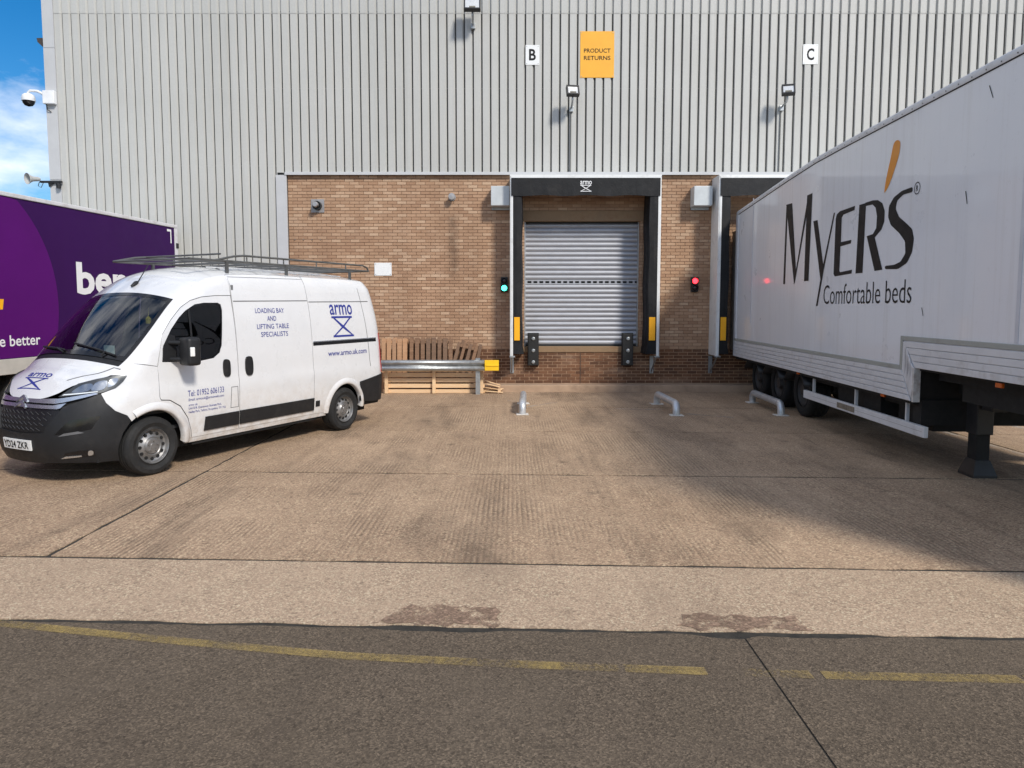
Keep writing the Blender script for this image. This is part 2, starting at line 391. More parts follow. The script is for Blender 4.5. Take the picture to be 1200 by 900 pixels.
for i in range(3):
    xa, xb = GX[i] + .020, GX[i + 1] - .020
    for j in range(4):
        lo = line(GY[j] + .022, xa, xb, .020, .09, 10 + j * 3 + i)
        hi = line(GY[j + 1] - .018, xa, xb, .018, .09, 40 + j * 3 + i)[::-1] if j < 3 else [(xb, 17.1), (xa, 17.1)]
        def edge(x, y0, y1, sd, n=26): return [(x + (noise.noise(Vector((sd, (y0 + (y1 - y0) * k / n) * 4, 1))) + .6 * noise.noise(Vector((sd + 9, (y0 + (y1 - y0) * k / n) * 13, 1)))) * .014, y0 + (y1 - y0) * k / n) for k in range(1, n)]
        slab('concrete_slab', CONC_BAY, lo + edge(xb, lo[-1][1], hi[0][1], i * 7.3 + 1) + hi + edge(xa, hi[-1][1], lo[0][1], i * 7.3 + 4), -.002 * ((i + j) % 2), apron)
wide = lambda x: -.03 * math.exp(-((x + .47) / .33) ** 4) - .05 * math.exp(-((x - 1.28) / .17) ** 4) - .02 * math.exp(-((x - 1.75) / .2) ** 2)
slab('concrete_strip', CONC_STRIP, line(4.272, -14, 18, .026, .05, 3) + line(5.348, -14, 18, .012, .2, 4)[::-1], -.001, apron)
for nm, xa, xb in (('concrete_slab', -14, 1.394), ('concrete_slab', 1.406, 18)):
    hi = line(4.226, xa, xb, .026, .05, 9, wide)[::-1]
    slab('road_slab', CONC_ROAD, [(xa, -30), (xb, -30)] + hi, -.002, apron)
def sheet(name, mat, pts, z, parent, kind=None):
    bm = bmesh.new(); bm.faces.new([bm.verts.new((x, y, z)) for x, y in pts]); return obj(name, bm, mat, parent, kind=kind)
def jag(pts, amp, sp, seed):
    r = []
    for i, (x, y) in enumerate(subdiv(pts, sp)): r.append((x + noise.noise(Vector((x * 11, y * 11, seed))) * amp, y + noise.noise(Vector((x * 11, y * 11, seed + 3))) * amp))
    return r
sheet('repair_patch', CONC_PATCH, jag([(-.86, 4.318), (-.08, 4.285), (-.10, 4.56), (-.70, 4.60)], .07, .05, 1), .003, apron)
sheet('repair_patch', CONC_PATCH, jag([(1.02, 4.24), (1.86, 4.205), (1.80, 4.42), (1.10, 4.45)], .08, .05, 2), .003, apron)
# worn yellow line, in stretches with the gaps the photo shows
YL = [(-4.6, 4.60), (-3.25, 4.33), (-2.0, 4.085), (-.97, 3.905), (0, 3.81), (1.07, 3.73), (1.8, 3.685), (2.75, 3.645), (4.5, 3.60)]
def yl(x):
    for (a, b), (c, d) in zip(YL, YL[1:]):
        if x <= c: return b + (d - b) * (x - a) / (c - a)
for nm, xa, xb, keep in (('yellow_line', -4.6, .27, .55), ('yellow_line', .27, .62, .64), ('yellow_line', .62, 1.06, .54), ('yellow_line', 1.26, 1.62, .63), ('yellow_line', 1.68, 2.72, .55), ('yellow_line', 2.75, 4.4, .55)):
    n = max(2, int((xb - xa) / .12)); xs = [xa + (xb - xa) * i / n for i in range(n + 1)]
    m = MATS.get('yellow line %.3f' % keep) or m_paintline('yellow line %.3f' % keep, srgb(196, 168, 100), keep)
    sheet(nm, m, [(x, yl(x) - .042) for x in xs] + [(x, yl(x) + .042) for x in xs[::-1]], .003, apron)
WPT = m_paintline('white bay paint', srgb(214, 206, 194), .55)
for pts in ([(.30, 14.05), (.95, 14.75), (.93, 14.84), (.28, 14.12)], [(-.1, 15.0), (.2, 14.85), (.2, 14.92), (-.1, 15.08)], [(2.05, 13.75), (2.95, 13.65), (2.95, 13.75), (2.05, 13.85)], [(3.25, 13.1), (4.0, 12.65), (4.02, 12.75), (3.27, 13.22)],
            [(6.86, 6), (6.95, 6), (6.95, 16.5), (6.86, 16.5)], [(8.36, 7), (8.46, 7), (8.46, 16.5), (8.36, 16.5)]):
    sheet('paint_mark', WPT, pts, .003, apron)

# ================================================================== warehouse
BY = 17.12
wh = thing('warehouse', 'big warehouse with pale ribbed metal cladding above a buff brick loading dock wall', 'warehouse', (0, BY, 0))
XL, XRr, ZT = -10.90, 17.0, 12.5
# cladding: sheets of five ribs, one mesh per height, shared by all sheets of a row
PI_, GRV, DEP = .2032, .070, .046
def sheet_mesh(h):
    bm = bmesh.new(); xs = []
    for k in range(5):
        b = k * PI_
        xs += [(b, 0), (b + PI_ - GRV, 0), (b + PI_ - .034, DEP), (b + PI_ - .010, DEP)]
    xs.append((5 * PI_, 0)); xs.append((5 * PI_ + .02, -.0015))
    lo = [bm.verts.new((x, y, 0)) for x, y in xs]; hi = [bm.verts.new((x, y, h)) for x, y in xs]
    for i in range(len(xs) - 1): bm.faces.new((lo[i], lo[i + 1], hi[i + 1], hi[i]))
    back = [bm.verts.new((x, DEP + .01, z)) for x, z in ((0, 0), (5 * PI_, 0))]
    me = bpy.data.meshes.new('cladding'); bm.to_mesh(me); bm.free(); me.materials.append(CLAD); return me
ZS, ZB = 8.79, 5.16
m_up, m_mid, m_long = sheet_mesh(ZT - ZS), sheet_mesh(ZS + .06 - ZB), sheet_mesh(ZS + .06 - .25)
scr = bmesh.new(); x = XL + .26; W1 = 5 * PI_
while x < XRr:
    obj('cladding_sheet', m_up, None, wh, loc=(x, -.062, ZS))
    left = x < -5.4
    obj('cladding_sheet', m_long if left and x + W1 < -5.2 else m_mid, None, wh, loc=(x, -.055, .25 if left and x + W1 < -5.2 else ZB))
    for k in range(5):
        cx_ = x + k * PI_ + PI_ - .020
        for z in ((8.84, 7.10, 5.32) + ((3.6, 1.9) if left else ()) + (10.6,)):
            tube(scr, [(cx_, -.055 + DEP + .001, z), (cx_, -.055 + DEP - .012, z)], .011, 6)
    x += W1
obj('cladding_screws', scr, pbr('screw head', (.2, .2, .2), .5, .3), wh, kind='stuff')
box('backing_wall', pbr('dark lining', (.05, .05, .05), .9), wh, XL + .02, XRr, -.014, .25, 5.14, ZT - .02)
box('backing_wall', MATS['dark lining'], wh, XL + .02, -5.36, -.013, .25, 0.0, 5.14)
box('corner_flashing', TRIM, wh, XL, XL + .255, -.085, -.005, .2, 4.98); box('corner_flashing', TRIM, wh, XL, XL + .255, -.088, -.005, 4.99, 8.0); box('corner_flashing', TRIM, wh, XL, XL + .255, -.085, -.005, 8.01, ZT)
box('side_wall', CLAD, wh, XL + .002, XL + .24, .0, 42, 0, ZT); box('roof', CLAD, wh, XL - .05, XRr, -.12, 42, ZT, ZT + .2)
box('side_wall', CLAD, wh, XRr, XRr + .2, -.05, 42, 0, ZT - .01)
bm = bmesh.new(); bx(bm, -5.36, XRr, -.085, -.0155, 5.115, 5.17); bx(bm, -5.36, XRr, -.10, -.086, 5.10, 5.135); obj('drip_flashing', bm, TRIM, wh)
bm = bmesh.new(); bx(bm, -5.575, -5.325, -.082, -.012, .2, 5.10); obj('jamb_flashing', bm, TRIM, wh, bevel=.008)
box('kerb', KERBM, wh, -5.3, XRr, -.46, -.03, -.04, .155, bevel=.02)
# brick wall: mortar bed with recessed joints, opening for bay B
OX0, OX1, OZ0, OZ1 = .29, 3.06, .90, 4.28
bw = bpy.data.objects.new('brick_wall', None); COL.objects.link(bw); bw.parent = wh
for nm, m, d in (('mortar', MORT1, (-5.32, OX0, .012, .36, .98, 5.13)), ('mortar', MORT1, (OX1, XRr, .012, .36, .98, 5.13)), ('mortar', MORT1, (OX0, OX1, .012, .36, OZ1 - .02, 5.13)),
                 ('mortar', MORT2, (-5.32, OX0, .0075, .36, .0, .979)), ('mortar', MORT2, (OX1, XRr, .0075, .36, .0, .979)), ('mortar', MORT2, (OX0, OX1, .0075, .36, .0, .92))):
    box(nm, m, bw, *d)
bm1 = bmesh.new(); bm2 = bmesh.new(); cand = []
CH, BL = .075, .225
for c in range(int(5.10 / CH)):
    z = .012 + c * CH
    if z < .10: continue
    xx = -5.315 - (c % 2) * BL / 2
    while xx < 11.5:
        a, b = max(xx, -5.315), xx + BL - .011
        z1 = z + CH - .011
        if OZ0 - .03 < z < OZ1 - .02:
            if a < OX0 < b: b = OX0
            elif a < OX1 < b: a = OX1
            elif a >= OX0 - .001 and b <= OX1 + .001: xx += BL; continue
        if b - a > .04:
            if abs(b - a - (BL - .011)) < .002 and -.35 < a < 4.7 and z > .17: cand.append((a, z))
            else:
                j = random.uniform(-.003, .003); bx(bm2 if z < .97 else bm1, a, b, j, .02, z, z1)
        xx += BL
cand.sort(key=lambda q: (q[0] - 0) ** 2 + 17 ** 2 + (q[1] - 1.98) ** 2 if q[1] > .2 else 1e9)
cand.sort(key=lambda q: 0 if q[1] < 1.0 else (1 if 1.5 < q[1] < 3.2 and (q[0] < -.0 or q[0] > 3.4) else 2))
def brick_mesh(mat):
    b_ = bmesh.new(); bx(b_, 0, BL - .011, 0, .02, 0, CH - .011); me = mesh_of(b_); me.materials.append(mat); return me
bmA, bmB = brick_mesh(BRICK1), brick_mesh(BRICK2)
for k, (a, z) in enumerate(cand):
    if k < 300: obj('brick', bmB if z < .97 else bmA, None, bw, loc=(a, random.uniform(-.003, .003), z))
    else: j = random.uniform(-.003, .003); bx(bm2 if z < .97 else bm1, a, a + BL - .011, j, .02, z, z + CH - .011)
for c in range(int(5.0 / CH)):                             # brick returns inside the door reveal
    z = .012 + c * CH
    if OZ0 - .02 < z < OZ1 - .26:
        for s in (0, 1):
            x0 = OX0 - .01 if s == 0 else OX1 - .006
            for y0, y1 in (((.004, .10), (.111, .213)) if c % 2 else ((.004, .205),)): bx(bm2 if z < .97 else bm1, x0, x0 + .016, y0 + .012, y1 + .012, z, z + CH - .011)
obj('upper_bricks', bm1, BRICK1, bw, kind='stuff'); obj('plinth_bricks', bm2, BRICK2, bw, kind='stuff')
box('movement_joint', pbr('joint mastic', (.05, .04, .035), .9), wh, 1.644, 1.658, -.006, .004, .16, .90)
box('lintel', LINTM, wh, .12, 3.24, -.012, .30, 4.035, 4.28, bevel=.008)
box('sill', LINTM, wh, .24, 3.11, -.02, .45, .905, 1.045, bevel=.012)

# ================================================================== roller shutter in bay B
rs = thing('roller_shutter', 'closed silver roller shutter with a row of small slots, inside loading bay B', 'roller shutter', (0, BY + .20, 0))
NS, z0, z1 = 26, 1.075, 4.005; sh = (z1 - z0) / NS
def slat_mesh(h, w_):
    b_ = bmesh.new(); pr = [(0, .012), (h * .06, .002), (h * .18, -.012), (h * .5, -.022), (h * .82, -.012), (h * .92, .002), (h, .012)]
    rows = [[b_.verts.new((x_, y, z)) for z, y in pr] for x_ in (0, w_)]
    for i in range(len(pr) - 1): b_.faces.new((rows[0][i], rows[1][i], rows[1][i + 1], rows[0][i + 1]))
    me = bpy.data.meshes.new('slat'); b_.to_mesh(me); b_.free()
    for p in me.polygons: p.use_smooth = True
    me.materials.append(SLATM); return me
sm = slat_mesh(sh, 2.70)
for i in range(NS):
    if i == 13:
        b_ = bmesh.new(); h = sh
        bx(b_, 0, 2.70, -.008, .012, 0, h * .28); bx(b_, 0, 2.70, -.008, .012, h * .72, h)
        for k in range(19): bx(b_, k * .1445, k * .1445 + .05, -.007, .0115, h * .28, h * .72)
        obj('slotted_slat', b_, SLATM, rs, loc=(.325, 0, z0 + i * sh), label='slat pierced by a row of slots')
    else: obj('slat', sm, None, rs, loc=(.325, 0, z0 + i * sh))
box('bottom_bar', BLACK, rs, .325, 3.03, -.03, .02, 1.046, 1.078)
for xx in (.292, 3.028): box('guide_rail', GALV, rs, xx, xx + .036, -.05, .05, 1.046, 4.03)
box('back_panel', DARK, rs, .29, 3.06, .03, .05, 1.05, 4.04); box('roller_cover', BLACKM, rs, .30, 3.05, -.03, .028, 4.0055, 4.0345)

# ================================================================== dock shelters
FA = pbr('shelter fabric', (.011, .011, .012), .6, 0, .25, 4, .35, 30, dirt=((.035, .032, .03), .5, 3), spec=.3)
def dock_shelter(x0, label, logo):
    t = thing('dock_shelter', label, 'dock shelter', (x0, BY, 0), 0, 'dock shelters')
    W_, Dp = 3.47, .60
    for s, (a, b) in enumerate(((0, .022), (W_ - .022, W_))): box('side_panel', WHITEP, t, a, b, -Dp, .0, .86, 4.97)
    for a, b in ((0.0225, .068), (W_ - .068, W_ - .0225)): box('front_trim', WHITEP, t, a, b, -Dp - .012, -Dp + .02, .86, 4.90)
    bm = bmesh.new(); bx(bm, -.004, W_ + .004, -Dp - .008, 0, 4.972, 5.01); bx(bm, .0225, W_ - .0225, -Dp - .012, -Dp + .02, 4.91, 4.971); obj('top_panel', bm, WHITEP, t)
    # head curtain, slightly sagging
    bm = bmesh.new(); n = 24; rows = []
    for i in range(n + 1):
        x_ = .03 + (W_ - .06) * i / n; rows.append([bm.verts.new((x_, -Dp - .022 + .005 * math.sin(i * 1.7) * k, 4.935 - .40 * k - (.012 * math.sin(i * .9) if k == 1 else 0))) for k in (0, .5, 1)])
    for A, B in zip(rows, rows[1:]):
        for k in range(2): bm.faces.new((A[k], B[k], B[k + 1], A[k + 1]))
    o = obj('head_curtain', bm, FA, t); md = o.modifiers.new('thick', 'SOLIDIFY'); md.thickness = .01; md.offset = 1
    for s in (0, 1):
        bm = bmesh.new(); n = 20; rows = []
        for i in range(n + 1):
            z = .90 + 3.70 * i / n; wv = .010 * math.sin(i * .8 + s)
            a = .055; b = .262 + wv
            if i == 0: b = .30
            if s: a, b = W_ - a, W_ - b
            c = b + (-.03 if s else .03)
            rows.append([bm.verts.new((a, -Dp - .006, z)), bm.verts.new(((a + b) / 2, -Dp - .012 + wv * .6, z)), bm.verts.new((b, -Dp - .004, z)), bm.verts.new((c, -Dp + .16, z)), bm.verts.new((c, -.03, z))])
        for A, B in zip(rows, rows[1:]):
            for k in range(4): bm.faces.new((A[k], A[k + 1], B[k + 1], B[k]))
        o = obj('side_curtain', bm, FA, t); md = o.modifiers.new('thick', 'SOLIDIFY'); md.thickness = .008; md.offset = -1
        a, b = (.095, .225) if s == 0 else (W_ - .245, W_ - .10)
        bm = bmesh.new(); bx(bm, a, b, -Dp - .026, -Dp - .0155, 1.22, 1.76); obj('marker_strip', bm, YELP, t, bevel=.003, label='amber strip on a black curtain')
        xa = .0 if s == 0 else W_ - .10
        bm = bmesh.new(); bx(bm, xa - .01, xa + .115, -Dp - .02, -Dp + .1, .825, .858); prism(bm, [(xa + .02, -Dp + .02, .824), (xa + .05, -Dp + .02, .824), (xa + .05, -.002, .42), (xa + .02, -.002, .42)], (0, .03, -.04)); bx(bm, xa + .0, xa + .09, -.02, -.0045, .40, .82); obj('bracket', bm, GALV, t)
    if logo:
        f = lambda u, v: (1.605 + u, -Dp - .045, 4.625 + v)
        lg = polys('logo', scissor_logo(.25, .24), f, INKW, t)
        letters('lettering', 'armo', .26, .085, lambda u, v: f(u, v + .155), INKW, lg, .01)
    return t
dock_shelter(-.045, 'black curtained dock shelter with white edges and small white logo around the closed shutter', True)
dock_shelter(4.745, 'black curtained dock shelter with white side panel that the bed trailer backs into', False)
for x0, lb in ((-.49, 'grey metal box on brick wall left of the shutter bay shelter'), (4.235, 'grey metal box on brick wall between the two dock shelters')):
    t = thing('junction_box', lb, 'metal box', (x0, BY, 0), 0, 'grey boxes beside the dock shelters')
    box('housing', pbr('grey box paint', (.52, .55, .56), .5, .1, .08, 6), t, 0, .43, -.36, -.002, 4.35, 4.80, bevel=.012); box('mounting_flange', GALV, t, .01, .43, -.05, -.003, 4.29, 4.347)

# buffers
for xc, lb in ((.51, 'black rubber dock bumper with three bolts at left corner of the shutter'), (2.775, 'black rubber dock bumper with three bolts at right corner of the shutter')):
    t = thing('dock_bumper', lb, 'dock bumper', (xc, BY - .022, 0), 0, 'dock bumpers')
    box('rubber_pad', BLACK, t, -.125, .125, -.14, -.012, .60, 1.36, bevel=.012); box('back_plate', BLACKM, t, -.135, .135, -.0115, .02, .585, 1.375)
    for z in (.68, .955, 1.24):
        bm = bmesh.new(); lathe(bm, [(0, .0), (0, .042), (.018, .042), (.022, .03), (.03, .026), (.03, 0)], (0, -.139, z), (0, -1, 0), 12); obj('bolt', bm, GALV, t, smooth=40)
# traffic signals
LR, LG = emit('red lamp', (1, .02, .03), 5.0), emit('green lamp', (.05, 1, .62), 4.0); LOFF = pbr('unlit lens', (.02, .012, .012), .25)
for xc, lit, lb in ((-.185, 'green', 'two lamp dock signal showing green on brick wall'), (4.36, 'red', 'two lamp dock signal showing red on brick wall')):
    t = thing('dock_signal', lb, 'signal light', (xc, BY, 0), 0, 'dock signal lights')
    box('housing', BLACKM, t, -.085, .085, -.11, -.003, 2.35, 2.71, bevel=.02)
    for k, z in ((0, 2.615), (1, 2.445)):
        on = (lit == 'red') == (k == 0)
        bm = bmesh.new(); lathe(bm, [(0, .066), (.012, .064), (.026, .045), (.032, .0)], (0, -.109, z), (0, -1, 0), 20)
        ln = obj('lens', bm, (LR if lit == 'red' else LG) if on else LOFF, t, smooth=60, label='lit %s lens' % lit if on else 'unlit lens')
        bm = bmesh.new(); lathe(bm, [(0, .078), (.05, .078), (.05, .071), (.0, .071)], (0, -.109, z), (0, -1, 0), 20); obj('hood', bm, BLACKM, ln, smooth=40)
# signs
def plate(name, label, cat, x0, x1, z0, z1, mat, y=-.0585, fix=True):
    t = thing(name, label, cat, (x0, BY, z0)); box('plate', mat, t, 0, x1 - x0, y - .006, y, 0, z1 - z0, bevel=.002)
    if fix:
        for a in (.03, x1 - x0 - .03):
            for b in (.03, z1 - z0 - .03):
                bm = bmesh.new(); tube(bm, [(a, y - .0062, b), (a, y - .012, b)], .009, 8); obj('screw', bm, GALV, t)
    return t
t = plate('bay_sign', 'white square sign with black letter B on the cladding', 'sign', .315, .64, 7.625, 8.075, SIGNW); letters('lettering', 'B', .16, .26, lambda u, v: (.082 + u, -.0665, .10 + v), INK, t, .025)
t = plate('bay_sign', 'white square sign with black letter C on the cladding', 'sign', 6.78, 7.13, 7.64, 8.09, SIGNW); letters('lettering', 'C', .17, .27, lambda u, v: (.09 + u, -.0665, .09 + v), INK, t, .025)
t = plate('returns_sign', 'amber sign reading PRODUCT RETURNS on the cladding', 'sign', 1.59, 2.38, 7.335, 8.385, SIGNY)
for s, z in (('PRODUCT', .565), ('RETURNS', .40)): letters('lettering', s, .62, .095, lambda u, v, z=z: (.085 + u, -.0665, z + v), INK, t, .012)
plate('wall_plate', 'blank white plate on the brick wall above the van rear', 'plate', -3.29, -2.88, 2.745, 3.05, SIGNW, -.006)
# flood lights with conduit
def flood(xc, zc, label, w_=.29, h_=.25, cz=None, off=.50, tiltx=-24, yaw=0):
    t = thing('floodlight', label, 'floodlight', (xc, BY, zc), 0, 'floodlights on the cladding')
    Mx = Matrix.Translation((0, -off, 0)) @ Matrix.Rotation(R(yaw), 4, 'Z') @ Matrix.Rotation(R(tiltx), 4, 'X')
    def hb(nm, mat, *d, bevel=0, p=t):
        bm = bmesh.new(); bx(bm, *d, M=Mx); return obj(nm, bm, mat, p, bevel=bevel)
    bm = bmesh.new(); bx(bm, -w_ / 2, w_ / 2, -.02, .06, -h_ / 2, h_ / 2, M=Mx)
    for k in range(7): bx(bm, -w_ / 2 + .02 + k * (w_ - .05) / 6, -w_ / 2 + .028 + k * (w_ - .05) / 6, .06, .09, -h_ / 2 + .02, h_ / 2 - .02, M=Mx)
    hd = obj('housing', bm, BLACKM, t)
    bm = bmesh.new()
    for d in ((-w_ / 2, w_ / 2, h_ / 2 - .03, h_ / 2), (-w_ / 2, w_ / 2, -h_ / 2, -h_ / 2 + .03), (-w_ / 2, -w_ / 2 + .03, -h_ / 2 + .03, h_ / 2 - .03), (w_ / 2 - .03, w_ / 2, -h_ / 2 + .03, h_ / 2 - .03)): bx(bm, d[0], d[1], -.045, -.0205, d[2], d[3], M=Mx)
    obj('bezel', bm, BLACKM, hd)
    hb('reflector', pbr('reflector', (.75, .75, .72), .25, .6), -w_ / 2 + .031, w_ / 2 - .031, -.027, -.021, -h_ / 2 + .031, h_ / 2 - .031, p=hd); hb('emitter', pbr('emitter', (.16, .15, .12), .4), -.07, .07, -.034, -.028, -h_ / 2 + .045, -h_ / 2 + .085, p=hd)
    bm = bmesh.new(); tube(bm, [(0, -off + .05, -h_ / 2 + .04), (0, -off + .04, -h_ / 2 - .06), (0, -off + .12, -h_ / 2 - .12), (0, -.055, -h_ / 2 - .16)], .022, 8); obj('bracket', bm, GALV, t, smooth=50)
    box('junction', GALV, t, -.05, .05, -.13, -.056, -h_ / 2 - .24, -h_ / 2 - .12, bevel=.01)
    if cz is not None:
        bm = bmesh.new(); tube(bm, [(-.005, -.078, -h_ / 2 - .24), (-.012, -.078, cz - zc)], .014, 8); obj('conduit', bm, pbr('conduit', (.14, .14, .13), .6), t, smooth=60)
    return t
flood(1.385, 6.91, 'small black floodlight with cable pipe below the amber sign', cz=5.17, yaw=8)
flood(6.30, 6.93, 'small black floodlight with cable pipe below the letter C sign', cz=5.17, yaw=-14)
flood(-.90, 8.83, 'larger black floodlight cut by the top edge of the picture', .38, .34, yaw=2, off=.46)
# vents on the brick
t = thing('flue_vent', 'grey square plated flue vent at upper left of brick wall', 'vent', (-4.615, BY, 4.39)); box('plate', pbr('vent plate', (.36, .34, .33), .5, .5), t, -.155, .155, -.02, -.004, -.155, .155)
bm = bmesh.new(); lathe(bm, [(0, .105), (.10, .105), (.10, .085), (.03, .085), (.03, 0)], (0, -.021, 0), (0, -1, 0), 24); obj('collar', bm, BLACKM, t, smooth=40)
bm = bmesh.new(); lathe(bm, [(0, .065), (.19, .065), (.205, .05), (.205, .0)], (-.01, -.03, .01), (0, -1, 0), 20); obj('pipe', bm, pbr('dull pipe', (.42, .40, .39), .4, .6), t, smooth=40)
t = thing('pipe_vent', 'small round pipe vent on brick wall left of the dock shelter', 'vent', (-1.42, BY, 4.59))
bm = bmesh.new(); lathe(bm, [(0, .06), (.13, .06), (.145, .08), (.17, .075), (.175, .0)], (0, -.004, 0), (0, -1, 0), 18); obj('pipe', bm, MATS['dull pipe'], t, smooth=40); bm = bmesh.new(); lathe(bm, [(0, .085), (.012, .085), (.012, .061)], (0, -.004, 0), (0, -1, 0), 18); obj('collar', bm, GALV, t)
# dome camera, horn speaker, corner lamp
t = thing('dome_camera', 'white dome security camera on a bracket at warehouse corner', 'camera', (XL + .12, BY, 6.84))
WPL = pbr('white plastic', (.78, .79, .8), .35)
box('mounting_box', WPL, t, -.13, .14, -.20, -.09, -.13, .17, bevel=.015)
bm = bmesh.new(); tube(bm, [(-.10, -.15, .08), (-.26, -.16, .16), (-.42, -.17, .17), (-.47, -.17, .13), (-.47, -.17, .06)], .03, 10); obj('arm', bm, WPL, t, smooth=60)
bm = bmesh.new(); lathe(bm, [(.10, .0), (.095, .08), (.06, .125), (0, .14), (-.07, .14)], (-.47, -.17, 0), (0, 0, 1), 24); obj('dome_housing', bm, WPL, t, smooth=50)
bm = bmesh.new(); lathe(bm, [(0, .132), (-.05, .12), (-.10, .08), (-.125, .0)], (-.47, -.17, -.07), (0, 0, 1), 24); obj('dome', bm, pbr('smoked dome', (.012, .012, .014), .08), t, smooth=60)
bm = bmesh.new(); tube(bm, [(-.08, -.14, -.13), (-.06, -.14, -.25), (0, -.10, -.30)], .012, 6); obj('cable', bm, BLACK, t)
t = thing('horn_speaker', 'small grey horn speaker on black bracket at warehouse corner', 'speaker', (XL, BY, 4.93))
bm = bmesh.new(); lathe(bm, [(-.16, .03), (-.12, .05), (0, .06), (.06, .09), (.12, .13), (.125, .13), (.06, .07), (.0, .03), (-.02, 0)], (-.26, -.30, .04), Vector((-.55, -1, -.12)), 22); obj('horn', bm, pbr('grey horn', (.45, .45, .43), .5), t, smooth=50)
bm = bmesh.new(); bx(bm, -.20, .30, -.15, -.088, -.02, .025); prism(bm, [(-.02, -.13, -.02), (.12, -.13, -.02), (.0, -.13, -.12)], (0, .03, 0)); obj('bracket', bm, BLACKM, t)
bm = bmesh.new(); tube(bm, [(-.2, -.16, 0), (-.22, -.18, -.10), (-.16, -.17, -.14), (-.12, -.14, -.02)], .008, 6); obj('cable', bm, BLACK, t)
bm = bmesh.new(); lathe(bm, [(-.07, 0), (-.07, .05), (.03, .06), (.05, .03)], (.24, -.15, -.08), (0, 0, 1), 14); obj('sensor', bm, BLACKM, t, smooth=50)
t = thing('corner_lamp', 'dark wedge shaped lamp on the side of the warehouse corner', 'lamp', (XL, BY + .25, 8.18))
bm = bmesh.new(); prism(bm, [(-.002, -.1, .14), (-.30, -.1, .13), (-.28, -.1, .04), (-.03, -.1, -.20), (-.002, -.1, -.20)], (0, .25, 0)); obj('housing', bm, pbr('bronze lamp', (.06, .045, .035), .5), t)
# ================================================================== barrier, pallets, wheel guides
t = thing('crash_barrier', 'galvanised crash barrier rail with a yellow end cap in front of pallets', 'crash barrier', (-.72, 16.12, 0))
bm = bmesh.new(); pr = [(.0, .795), (-.012, .79), (-.06, .765), (-.075, .735), (-.06, .70), (-.02, .68), (-.02, .655), (-.06, .635), (-.075, .60), (-.06, .57), (-.012, .545), (0, .54)]
rows = [[bm.verts.new((x, y, z)) for y, z in pr] for x in (-3.6, .10)]
for i in range(len(pr) - 1): bm.faces.new((rows[0][i], rows[1][i], rows[1][i + 1], rows[0][i + 1]))
o = obj('rail', bm, GALV, t, smooth=60); md = o.modifiers.new('thick', 'SOLIDIFY'); md.thickness = .004
for x in (-3.3, -.06):
    bm = bmesh.new(); bx(bm, x - .05, x + .05, .012, .02, 0, .83); bx(bm, x - .05, x + .05, .12, .128, 0, .83); bx(bm, x - .004, x + .004, .021, .119, 0, .83); obj('post', bm, GALV, t)
bm = bmesh.new(); bx(bm, .101, .42, -.085, .015, .555, .79); bx(bm, .13, .42, -.10, -.0855, .655, .69); obj('end_cap', bm, YELR, t, bevel=.012, label='yellow end cap')

def pallet(name, label, nb, bl, width, wood, loc, tilt=8, lean=0, rz=0, front_bearers=False, bw_=.095, group='pallets against the wall', back=True):
    "pallet stood on edge: nb boards, each bl long, set over width; boards upright unless front_bearers"
    t = thing(name, label, 'pallet', loc, rz, group)
    Mx = Matrix.Rotation(R(-tilt), 4, 'X') @ Matrix.Rotation(R(lean), 4, 'Y')
    for side in ((0, 1) if back else (0,)):
        for i in range(nb):
            w_ = bw_ * random.uniform(.88, 1.1); p = bw_ / 2 + (width - bw_) * i / (nb - 1); d = random.uniform(-.02, .02)
            y0 = 0 if side == 0 else .122
            if side == 1 and i % 2: continue
            bm = bmesh.new()
            if front_bearers: bx(bm, d, bl + d, y0, y0 + .02, p - w_ / 2, p + w_ / 2, M=Mx)
            else: bx(bm, p - w_ / 2, p + w_ / 2, y0, y0 + .02, max(0, d), bl + d, M=Mx)
            obj('board', bm, wood, t, bevel=.003, seg=1)
    for i in range(3):
        bm = bmesh.new()
        if front_bearers:
            p = .04 + (bl - .13) * i / 2; bx(bm, p, p + .075, -.085, -.0015, 0, width + .005, M=Mx)
        else:
            p = .06 + (bl - .18) * i / 2; bx(bm, 0, width, .022, .12, p, p + .06, M=Mx)
        obj('bearer', bm, wood, t, bevel=.004, seg=1)
    return t
pallet('pallet', 'long pale pine pallet with horizontal boards under the barrier rail', 5, 2.33, .60, WOODL, (-2.98, 16.36, 0), 3, front_bearers=True, bw_=.096)
pallet('pallet', 'reddish upright pallet beside the van, leaning on the wall', 5, 1.27, .60, WOODR, (-3.08, 16.62, 0), 6, bw_=.10)
pallet('pallet', 'weathered brown upright pallet in the middle of the leaning row', 8, 1.27, 1.02, WOODD, (-2.42, 16.60, 0), 7, bw_=.095)
pallet('pallet', 'second weathered pallet half hidden behind the middle leaning one', 8, 1.27, 1.0, WOODD, (-2.56, 16.80, 0), 6, bw_=.095)
pallet('broken_pallet', 'tilted broken pallet with diagonal boards at the right of the row', 4, 1.25, .50, WOODD, (-1.60, 16.62, 0), 8, lean=15, bw_=.08)
pallet('broken_pallet', 'paler tilted pallet behind the broken one at the right', 4, 1.24, .5, WOODD, (-1.45, 16.80, 0), 5, lean=12, bw_=.08)
t = thing('collapsed_pallet', 'small collapsed stack of pale boards on the ground past the barrier end', 'pallet', (-.66, 16.42, 0), 0, 'pallets against the wall')
